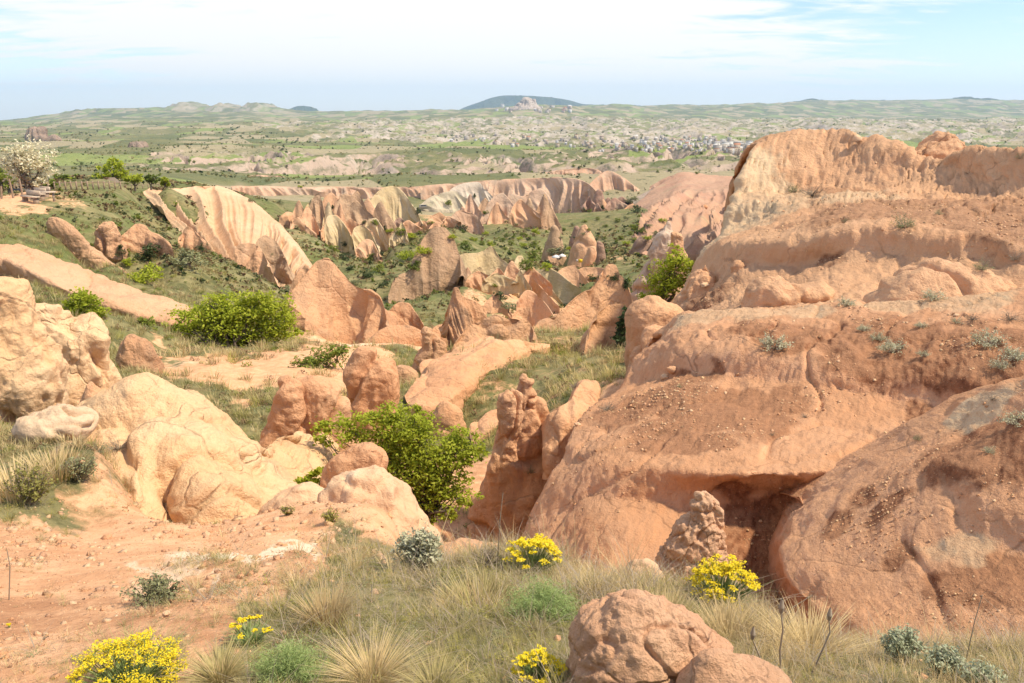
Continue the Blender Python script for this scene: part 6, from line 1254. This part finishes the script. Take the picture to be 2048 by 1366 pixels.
T_ = [tuft(26, .20, .07, .0055, L_dry, .8, .6, 0), tuft(26, .22, .07, .0055, L_grass, .7, .5, 1), tuft(26, .18, .08, .0055, L_oliveg, .8, .6, 2), tuft(20, .28, .06, .005, L_dry, .6, .5, 3),
      tuft(30, .15, .09, .004, L_grass, .9, .5, 4), herb(L_greygreen, 80, 0, .022), herb(L_red, 60, 1, .02), tuft(36, .24, .08, .0032, L_oliveg, .6, .6, 5), tuft(9, .5, .05, .005, L_dry, .5, .8, 6), herb(L_grass, 90, 7, .03), tuft(16, .26, .12, .006, L_twig, 1.4, 1.1, 8)]
def sample(n, y0, y1, amin=-.95, amax=.95):
    a = np.random.uniform(amin, amax, n); y = np.exp(np.random.uniform(math.log(y0), math.log(y1), n)); x = a*y
    q = np.stack([a*KX, np.log(y)], -1); q = q+.10*np.stack([fbm(q, 7, 4, .6), fbm(q+31, 7, 4, .6)], -1)
    v = idw(pn, ct[:, 3:6], q); z = near_height(x, y)
    return np.stack([x, y, z], -1), v
P_, v = sample(42000, 1.7, 7.2)
dn = fbm(P_[:, :2], 1.1, 4); k = np.random.rand(len(P_)) < np.clip(v[:, 0]*1.0+dn*.6-.15, .012, 1)*np.clip(P_[:, 1]/3.6, .5, 1.0)
P_, v, dn = P_[k], v[k], dn[k]; n = len(P_)
pxs = 1024+P_[:, 0]/P_[:, 1]*F*.92
dry = np.clip(.42+.8*fbm(P_[:, :2]+40, .8, 3)+.30*sstep(pxs, 1250, 1600)-.45*(P_[:, 1] < 2.9)*(pxs > 300)*(pxs < 1300), .05, .95)
u_ = np.random.rand(n); idx = np.where(u_ < dry, np.random.choice([0, 3, 8, 0, 3, 6, 10], n), np.random.choice([1, 2, 4, 5, 7, 9, 2, 7, 6, 5, 10], n)); idx = np.where((v[:, 0] < .35) & (u_ > .4), np.random.choice([5, 6, 2], n), idx)
sc = (.16+.34*np.random.rand(n)**2)*np.clip(P_[:, 1]/3.4, .6, 1.2)*(.55+.5*v[:, 0])*(1+.45*fbm(P_[:, :2]+7, 1.6, 3)); 
scatter('meadow_grass', P_, np.random.rand(n)*6.28, sc, idx, T_, 'mixed dry and green grass covering the foreground slope', np.random.normal(size=(n, 2))*.12)
P_, v = sample(70000, 7.2, 60)
dn = fbm(P_[:, :2], .35, 4); k = np.random.rand(len(P_)) < np.clip(v[:, 0]*.9+dn*.4-.2, 0, 1)
P_, v = P_[k], v[k]; n = len(P_); sc = (.3+.45*np.random.rand(n))*np.clip(P_[:, 1]/9, .9, 3.0)
T2 = [tuft(26, .20, .11, .010, L_dry, .8, .6, 10), tuft(26, .18, .11, .010, L_grass, .8, .5, 11), tuft(26, .18, .12, .010, L_oliveg, .9, .5, 12), herb(L_greygreen, 60, 3, .05), herb(L_red, 50, 4, .05), herb(L_mid, 60, 5, .05)]
dr2 = np.clip(.30+.5*fbm(P_[:, :2], .15, 3), .05, .9); u_ = np.random.rand(n)
idx = np.where(u_ < dr2, np.random.choice([0, 2, 4], n), np.random.choice([1, 2, 2, 3, 5, 4, 2], n)); sc = np.where(idx >= 3, sc*.8, sc)
scatter('slope_grass', P_, np.random.rand(n)*6.28, sc, idx, T2, 'grass and low weeds covering the middle slopes and hollows')
P_, v = sample(80000, 50, 335)
dn = fbm(P_[:, :2], .06, 4); k = np.random.rand(len(P_)) < np.clip(v[:, 0]*.8+dn*.7-.25, 0, 1)
P_, v = P_[k], v[k]; n = len(P_); 
B_ = [crown_mesh('cover_bush', 120, L_mid, .42, .6, 4, 30), crown_mesh('cover_bush', 120, L_dark, .42, .6, 4, 31), crown_mesh('cover_bush', 120, L_greygreen, .42, .6, 4, 32), crown_mesh('cover_bush', 120, L_oliveg, .42, .5, 4, 33), crown_mesh('cover_bush', 120, L_red, .42, .5, 4, 34)]
sc = (.14+.36*np.random.rand(n)**3)*np.clip(P_[:, 1]/90, .7, 2.2)
scatter('slope_scrub', P_, np.random.rand(n)*6.28, sc, np.random.choice([0, 1, 2, 3, 3, 3, 3, 4, 4], n), B_, 'low scrub dotted over the valley slopes')
# far scrub
n = 15000; a = np.random.uniform(-.66, .66, n); y = np.exp(np.random.uniform(math.log(520), math.log(5200), n)); q = np.stack([a*KX, np.log(y)], -1)
dn = fbm(np.stack([a*y, y], -1), 1/300, 4); k = np.random.rand(n) < np.clip(.45+dn*.8, .03, 1); a, y = a[k], y[k]
pts = []
for xx, yy in zip(a*y, y):
    r_ = far.ray_cast(Vector((xx, yy, 900)), Vector((0, 0, -1)))
    if r_[0]: pts.append(tuple(r_[1]))
P_ = np.array(pts); n = len(P_); sc = (1.2+2.6*np.random.rand(n)**2)*np.clip(P_[:, 1]/900, .9, 3.0)
sc = sc*.62
scatter('plateau_scrub', P_, np.random.rand(n)*6.28, sc, np.random.choice([0, 3, 2, 3, 1], n), B_, 'scattered scrub and trees far out on the plateau')
# gravel
def pebble(seed, mat):
    np.random.seed(1200+seed); V = np.array([[x, y, z] for x in (-1, 1) for y in (-1, 1) for z in (-1, 1)], float)*(.6+.4*np.random.rand(8, 1))*np.array([.5, .4, .3])
    return mesh_np('pebble', V, np.array([[0,1,3,2],[4,6,7,5],[0,4,5,1],[2,3,7,6],[0,2,6,4],[1,5,7,3]]), mat, smooth=False)
PB = [pebble(0, M_soilrock), pebble(1, M_near), pebble(2, M_cream), pebble(3, M_boulder)]
P_, v = sample(60000, 1.8, 8.5); k = np.random.rand(len(P_)) < np.clip(.9-v[:, 0]*.9, .05, 1)*np.clip(fbm(P_, 1.4, 3)+.45, .12, 1); P_ = P_[k]; n = len(P_)
sc = .004+.035*np.random.rand(n)**12+.005*np.random.rand(n)
scatter('gravel', P_, np.random.rand(n)*6.28, sc*np.clip(P_[:, 1]/3, .8, 2.0), np.random.randint(0, 4, n), PB, 'loose gravel and clods on the bare soil', np.random.normal(size=(n, 2))*.5)
def surf_points(o, n, fz=-.2, amask=None):
    me = o.data; N_ = len(me.polygons); c = np.empty(N_*3); me.polygons.foreach_get('center', c); c = c.reshape(-1, 3)
    nn = np.empty(N_*3); me.polygons.foreach_get('normal', nn); nn = nn.reshape(-1, 3)
    ar = np.empty(N_); me.polygons.foreach_get('area', ar); W_ = c+np.array(o.location)
    wgt = ar/np.maximum(W_[:, 1], 1)**1.5*(np.abs(nn[:, 2]) > fz)
    wgt = wgt*np.clip(fbm(W_, 1.1, 3)+.15, .02, 1)**1.5
    if amask: 
        av = np.empty(len(me.vertices)); me.attributes[amask].data.foreach_get('value', av); fv = np.empty(N_*4, np.int32); me.polygons.foreach_get('vertices', fv); wgt = wgt*(.06+av[fv.reshape(-1, 4)[:, 0]])
    i = np.random.choice(N_, n, p=wgt/wgt.sum()); return W_[i]
for nm, lb, n in (('clay_bank', 'loose gravel lying on the clay bank', 7000), ('clay_mound', 'gravel clots stuck on the rounded clay mound', 4500), ('upper_clay_hill', 'loose stones on the scree of the flat-topped hill', 5000)):
    o_ = bpy.data.objects[nm]; P_ = surf_points(o_, n, .25, 'scree'); sc = (.007+.035*np.random.rand(n)**10)*np.clip(P_[:, 1]/8.0, .6, 1.8)
    scatter('bank_gravel', P_, np.random.rand(n)*6.28, sc, np.random.randint(0, 4, n), PB, lb, np.random.normal(size=(n, 2))*.6)
# countable stones
def stone(px, py, wpx, label, seed, on=None, mat=None, hr=.6):
    h, nn, _ = hit(px, py)
    if h is None: return
    np.random.seed(1300+seed); th = np.linspace(0, 2*np.pi, 20, endpoint=False); ph = np.linspace(0, np.pi, 12); T2_, P2_ = np.meshgrid(th, ph)
    r = wpx/2/F*h.y; D = np.stack([np.sin(P2_)*np.cos(T2_), np.sin(P2_)*np.sin(T2_), np.cos(P2_)], -1).reshape(-1, 3)
    V = D*(1+.28*fbm(D, 1.3, 4, .6, off=seed)[:, None])*r*np.array([1, .8, hr])
    o = obj('stone', mesh_np('stone', V, grid_faces(12, 20, True), mat or M_soilrock), None, h+Vector((0, 0, r*hr*.4))); tagset(o, label=label, cat='stone')
for i, a in enumerate([(334,1228,18,'round pale stone lying on the bare soil'),(215,1077,24,'flat reddish stone on the terrace'),(235,1092,12,'small reddish stone below the flat one'),(560,1090,14,'stone at the end of the white streak'),(578,1022,16,'pale stone chip by the low cream mound'),
   (1932,632,16,'loose orange stone on the strip beside a smaller one'),(1912,632,12,'flat orange stone on the strip'),(1345,742,26,'pale stone block on the slope left of the scarp'),(1330,756,20,'pale stone tucked beside the pale block'),(1410,415,12,'boulder resting under the cliff of the hill'),
   (1410,572,18,'round stone leaning on the craggy blocks'),(165,925,12,'white chip of stone in the weeds'),(1155,850,14,'small stone on the lip above the gully'),(320,716,10,'small pale stone right of the lone boulder')]):
    stone(a[0], a[1], a[2], a[3], i, mat=[M_soilrock, M_near][i % 2])

# ------------------------------------------------------------------ picnic terrace and other small built things
def flat_mat(name, c, rough=.7):
    m, t, b = new_mat(name); geo = t.node('ShaderNodeNewGeometry'); n_ = t.noise(geo.outputs['Position'], 6, 5, .6)
    t.put(b.inputs['Base Color'], t.mix(t.ss(n_, .35, .7), c, tuple(x*.72 for x in c))); b.inputs['Roughness'].default_value = rough; return m
K_wood = flat_mat('weathered_wood', (.34, .24, .16)); K_pale = flat_mat('pale_plank', (.56, .44, .32)); K_white = flat_mat('white_paint', (.66, .63, .58), .6); K_canvas = flat_mat('white_canvas', (.80, .77, .74), .8)
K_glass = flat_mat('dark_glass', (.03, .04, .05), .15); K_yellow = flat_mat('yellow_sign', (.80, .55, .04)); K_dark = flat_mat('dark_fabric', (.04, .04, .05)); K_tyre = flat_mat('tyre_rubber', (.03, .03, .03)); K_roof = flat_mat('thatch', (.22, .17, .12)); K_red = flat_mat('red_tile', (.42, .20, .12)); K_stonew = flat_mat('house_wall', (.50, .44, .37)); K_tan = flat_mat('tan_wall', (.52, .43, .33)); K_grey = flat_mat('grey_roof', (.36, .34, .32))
def boxv(cx, cy, cz, sx, sy, sz, bev=.0):
    V = np.array([[x, y, z] for x in (-.5, .5) for y in (-.5, .5) for z in (0, 1)], float)*np.array([sx, sy, sz])+np.array([cx, cy, cz])
    return V, np.array([[0,1,3,2],[4,6,7,5],[0,4,5,1],[2,3,7,6],[0,2,6,4],[1,5,7,3]])
def part(name, boxes, mat, parent):
    V, f = join(boxes); return obj(name, mesh_np(name, V, f, mat, smooth=False), parent)
def bench(px, py, rz, L, label, Y=None):
    h = ground_at(px, py); o = empty('log_bench', h, rz, label=label, cat='bench', group='log benches on the picnic terrace')
    part('seat', [boxv(0, 0, .38, L, .5, .12)], K_pale, o); part('backrest', [boxv(0, .28, .5, L, .10, .42)], K_pale, o)
    for s_ in (-1, 1): part('leg', [boxv(s_*L*.4, 0, -.3, .18, .4, .68)], K_wood, o)
bench(62,404,-.6,2.2,'nearest log bench left of the terrace edge'); bench(76,398,-.6,1.9,'middle log bench of the row of three'); bench(86,394,-.6,1.7,'farthest log bench of the row of three')
def table(px, py, label):
    h = ground_at(px, py); o = empty('picnic_table', h, .4, label=label, cat='table'); part('tabletop', [boxv(0, 0, .68, 1.6, .8, .08)], K_pale, o)
    for s_ in (-1, 1): part('leg', [boxv(s_*.6, 0, -.3, .12, .6, .98)], K_wood, o)
table(92,402,'low pale picnic table beside the log benches'); table(50,383,'wooden table behind the leaning posts')
for k, (a, b_, lb) in enumerate([((27,396),(18,358),'left leaning wooden post of the picnic shelter'),((46,393),(38,357),'second leaning wooden post of the picnic shelter'),((56,389),(50,358),'third wooden post of the picnic shelter'),((95,380),(96,360),'short upright post behind the picnic tables'),((3,398),(2,372),'post at the left edge of the picnic terrace'),((63,386),(58,360),'fourth thin wooden post of the picnic shelter')]):
    h = ground_at(*a); e = PW(b_[0], b_[1], h[1]); o = obj('shelter_post', mesh_np('shelter_post', *tubes([(np.array([0, 0, -.3]), .10, (e-h)*.5, .09), ((e-h)*.5, .09, e-h, .08)], 8), K_wood), None, h); tagset(o, label=lb, cat='post', group='wooden posts of the picnic shelter')
h = PW(222,380,112); o = empty('picnic_hut', h, .2, .55, label='small thatched hut with white awning at the plateau edge', cat='hut')
part('wall', [boxv(0, 0, -.3, 3.2, 2.4, 2.2)], K_wood, o); part('awning', [boxv(-1.4, -1.6, 1.5, 3.0, 1.6, .10)], K_canvas, o)
rv = np.array([[-2, -1.6, 1.9], [2, -1.6, 1.9], [2, 1.6, 1.9], [-2, 1.6, 1.9], [-1.2, 0, 3.1], [1.2, 0, 3.1]], float); part('roof', [(rv, np.array([[0,1,5,4],[2,3,4,5],[1,2,5,5],[3,0,4,4]]))], K_roof, o)
h = ground_at(45,384); o = empty('seating_nook', h, .3, label='dark seating nook behind the shelter posts', cat='seating'); part('seat', [boxv(0, 0, -.2, 2.6, .8, .6)], K_dark, o); part('backrest', [boxv(0, .45, .3, 2.6, .15, .9)], K_dark, o)  # seat and backrest near-black all over
# rail fence on the plateau edge
fo = empty('rail_fence', ground_at(200,379), label='low wooden rail fence along the left plateau edge', cat='fence'); fb = np.array(fo.location)
prev = None
for x in range(110, 331, 11):
    h = ground_at(x, 380-(x-110)*.012)-fb; part('post', [boxv(h[0], h[1], h[2]-.2, .12, .12, 1.1)], K_wood, fo)
    if prev is not None: obj('rail', mesh_np('rail', *tubes([(prev+np.array([0, 0, .75]), .04, h+np.array([0, 0, .75]), .04)], 5), K_wood), fo)
    prev = h
# parked van
h, _, _ = hit(847, 416)
if h is not None:
    o = empty('parked_van', h, 1.9, h.y*9/F/2.6, label='white van parked on the dirt track below the bluff', cat='van')
    V = np.array([[x*.95*(.88 if z > 1.3 else 1), y, z] for z, ys in ((.35, (-2.3, 2.3)), (1.1, (-2.3, 2.3)), (1.95, (-1.6, 2.25))) for y in ys for x in (-1, 1)], float)
    fc = np.array([[0,1,5,4],[4,5,9,8],[2,3,7,6],[6,7,11,10],[0,2,6,4],[4,6,10,8],[1,3,7,5],[5,7,11,9],[8,9,11,10],[0,1,3,2]])
    obj('body', mesh_np('body', V, fc, K_white, smooth=False), o); part('windscreen', [boxv(0, -2.0, 1.2, 1.5, .12, .5)], K_glass, o); part('side_window', [boxv(.93, .2, 1.2, .06, 2.8, .5)], K_glass, o); part('side_window', [boxv(-.93, .2, 1.2, .06, 2.8, .5)], K_glass, o)
    for sx in (-1, 1):
        for sy in (-1.4, 1.4): obj('wheel', mesh_np('wheel', *tubes([(np.array([sx*.8, sy, .35]), .35, np.array([sx*1.0, sy, .35]), .35)], 12), K_tyre), o)
# parasols, sign
for px, py, wd, lb in ((1112,530,14,'left white parasol on the valley floor'),(1124,528,12,'right white parasol beside the tallest pink tower')):
    b = PW(px, py, 186); o = empty('parasol', b, label=lb, cat='parasol'); th = np.linspace(0, 2*np.pi, 8, endpoint=False); r = wd/2/F*186*1.3
    V = np.concatenate([np.stack([np.cos(th)*r, np.sin(th)*r, np.full(8, 2.0)], -1), np.stack([np.cos(th)*r, np.sin(th)*r, np.full(8, 1.8)], -1), [[0, 0, 2.45]]]); k = np.arange(8)
    obj('canopy', mesh_np('canopy', V, [np.stack([k, (k+1) % 8, np.full(8, 16)], -1), np.stack([k+8, (k+1) % 8+8, (k+1) % 8, k], -1)], K_canvas, smooth=False), o)
    obj('pole', mesh_np('pole', *tubes([(np.array([0, 0, -1.5]), .05, np.array([0, 0, 2.8]), .04)], 6), K_wood), o)
h = PW(1161, 522, 168)
if h is not None: 
    o = empty('yellow_sign', h, label='small yellow board with white notice at the foot of the tallest tower', cat='sign'); part('board', [boxv(0, 0, -.3, .8, .1, .7)], K_yellow, o); part('notice', [boxv(-.75, .05, -.1, .35, .1, .4)], K_white, o)
# cave mouth in the red slope: its shade painted as a near-black disc
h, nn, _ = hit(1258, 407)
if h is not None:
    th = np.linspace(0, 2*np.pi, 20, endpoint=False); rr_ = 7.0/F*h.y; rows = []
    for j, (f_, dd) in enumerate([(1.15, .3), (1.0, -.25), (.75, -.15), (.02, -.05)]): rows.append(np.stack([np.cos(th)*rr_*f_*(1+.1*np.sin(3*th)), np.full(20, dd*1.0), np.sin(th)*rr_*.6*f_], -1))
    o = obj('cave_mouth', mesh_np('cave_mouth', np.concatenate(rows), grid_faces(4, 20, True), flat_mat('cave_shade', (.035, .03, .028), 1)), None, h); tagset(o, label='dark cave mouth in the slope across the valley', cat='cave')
# far town
random.seed(5); cnt = 0
def house_meshes(wm, rm, seed):
    rr = random.Random(seed); a, b_, c = 1, .8+.4*rr.random(), .6+.5*rr.random()
    w_ = mesh_np('wall', *boxv(0, 0, -.6, a, b_, c+.6), wm, smooth=False)
    if seed % 3 == 0:
        V = np.array([[-.56, -b_*.56, c], [.56, -b_*.56, c], [.56, b_*.56, c], [-.56, b_*.56, c], [-.5, 0, c+.28], [.5, 0, c+.28]], float); r_ = mesh_np('roof', V, [np.array([[0,1,5,4],[2,3,4,5]]), np.array([[1,2,5],[3,0,4]])], rm, smooth=False)
    else: r_ = mesh_np('roof', *boxv(0, 0, c, a*1.05, b_*1.05, .08), rm, smooth=False)
    wb = [boxv(x, -b_*.5-.004, z, .12, .02, .16) for x in (-.3, 0, .3) for z in ((.15, .5) if c > .8 else (.25,))]
    return w_, r_, mesh_np('windows', *join(wb), K_glass, smooth=False)
HM = [house_meshes([K_white, K_stonew, K_tan, K_stonew][i % 4], [K_grey, K_stonew, K_red, K_white][(i*3) % 4], i) for i in range(12)]
HP = {}
tgt = []
for _ in range(150):
    px = random.triangular(1130, 1500, 1400); py = random.uniform(276, 304)
    tgt.append((px, py, random.uniform(3.5, 7)))
for _ in range(46): tgt.append((random.uniform(1430, 1500), random.uniform(290, 306), random.uniform(7, 12)))
for _ in range(34): tgt.append((random.uniform(900, 1180), random.uniform(272, 296), random.uniform(4, 7)))
for _ in range(26): tgt.append((random.uniform(960, 1160), random.uniform(214, 226), random.uniform(4, 6)))
for px, py, wd in tgt:
    h = pick(far, px, py)
    if h is None: continue
    s_ = wd/F*h.y; k = random.randrange(12); tags = dict(label='small far house in the town below the badlands' if py > 230 else 'tiny far house on the castle rock hill', group='houses of the far town' if py > 230 else 'houses on the castle hill')
    if k not in HP:
        o = empty('town_house', h, random.uniform(-.7, .7), s_, cat='house', **tags); HP[k] = o
        for nm, me in zip(('wall', 'roof', 'windows'), HM[k]): obj(nm, me, o)
    else: copy_thing(HP[k], h, random.uniform(-.7, .7), s_, **tags)
# ------------------------------------------------------------------ haze
hm = bpy.data.materials.new('haze'); hm.use_nodes = True; t = NT(hm.node_tree)
for n in list(t.n): t.n.remove(n)
o_ = t.node('ShaderNodeOutputMaterial'); pv = t.node('ShaderNodeVolumePrincipled')
pv.inputs['Color'].default_value = (.50, .70, .95, 1); pv.inputs['Density'].default_value = 4.8e-5; pv.inputs['Anisotropy'].default_value = .3
t.l.new(pv.outputs[0], o_.inputs['Volume'])
hx, y0, y1, z0, z1 = 19000, -300, 18500, -700, 560
hv = np.array([[x, y, z] for x in (-hx, hx) for y in (y0, y1) for z in (z0, z1)], float)
hf = np.array([[0,1,3,2],[4,6,7,5],[0,4,5,1],[2,3,7,6],[0,2,6,4],[1,5,7,3]])
tagset(obj('haze', mesh_np('haze', hv, hf, hm, smooth=False)), kind='stuff', label='thin blue air haze over the whole valley')
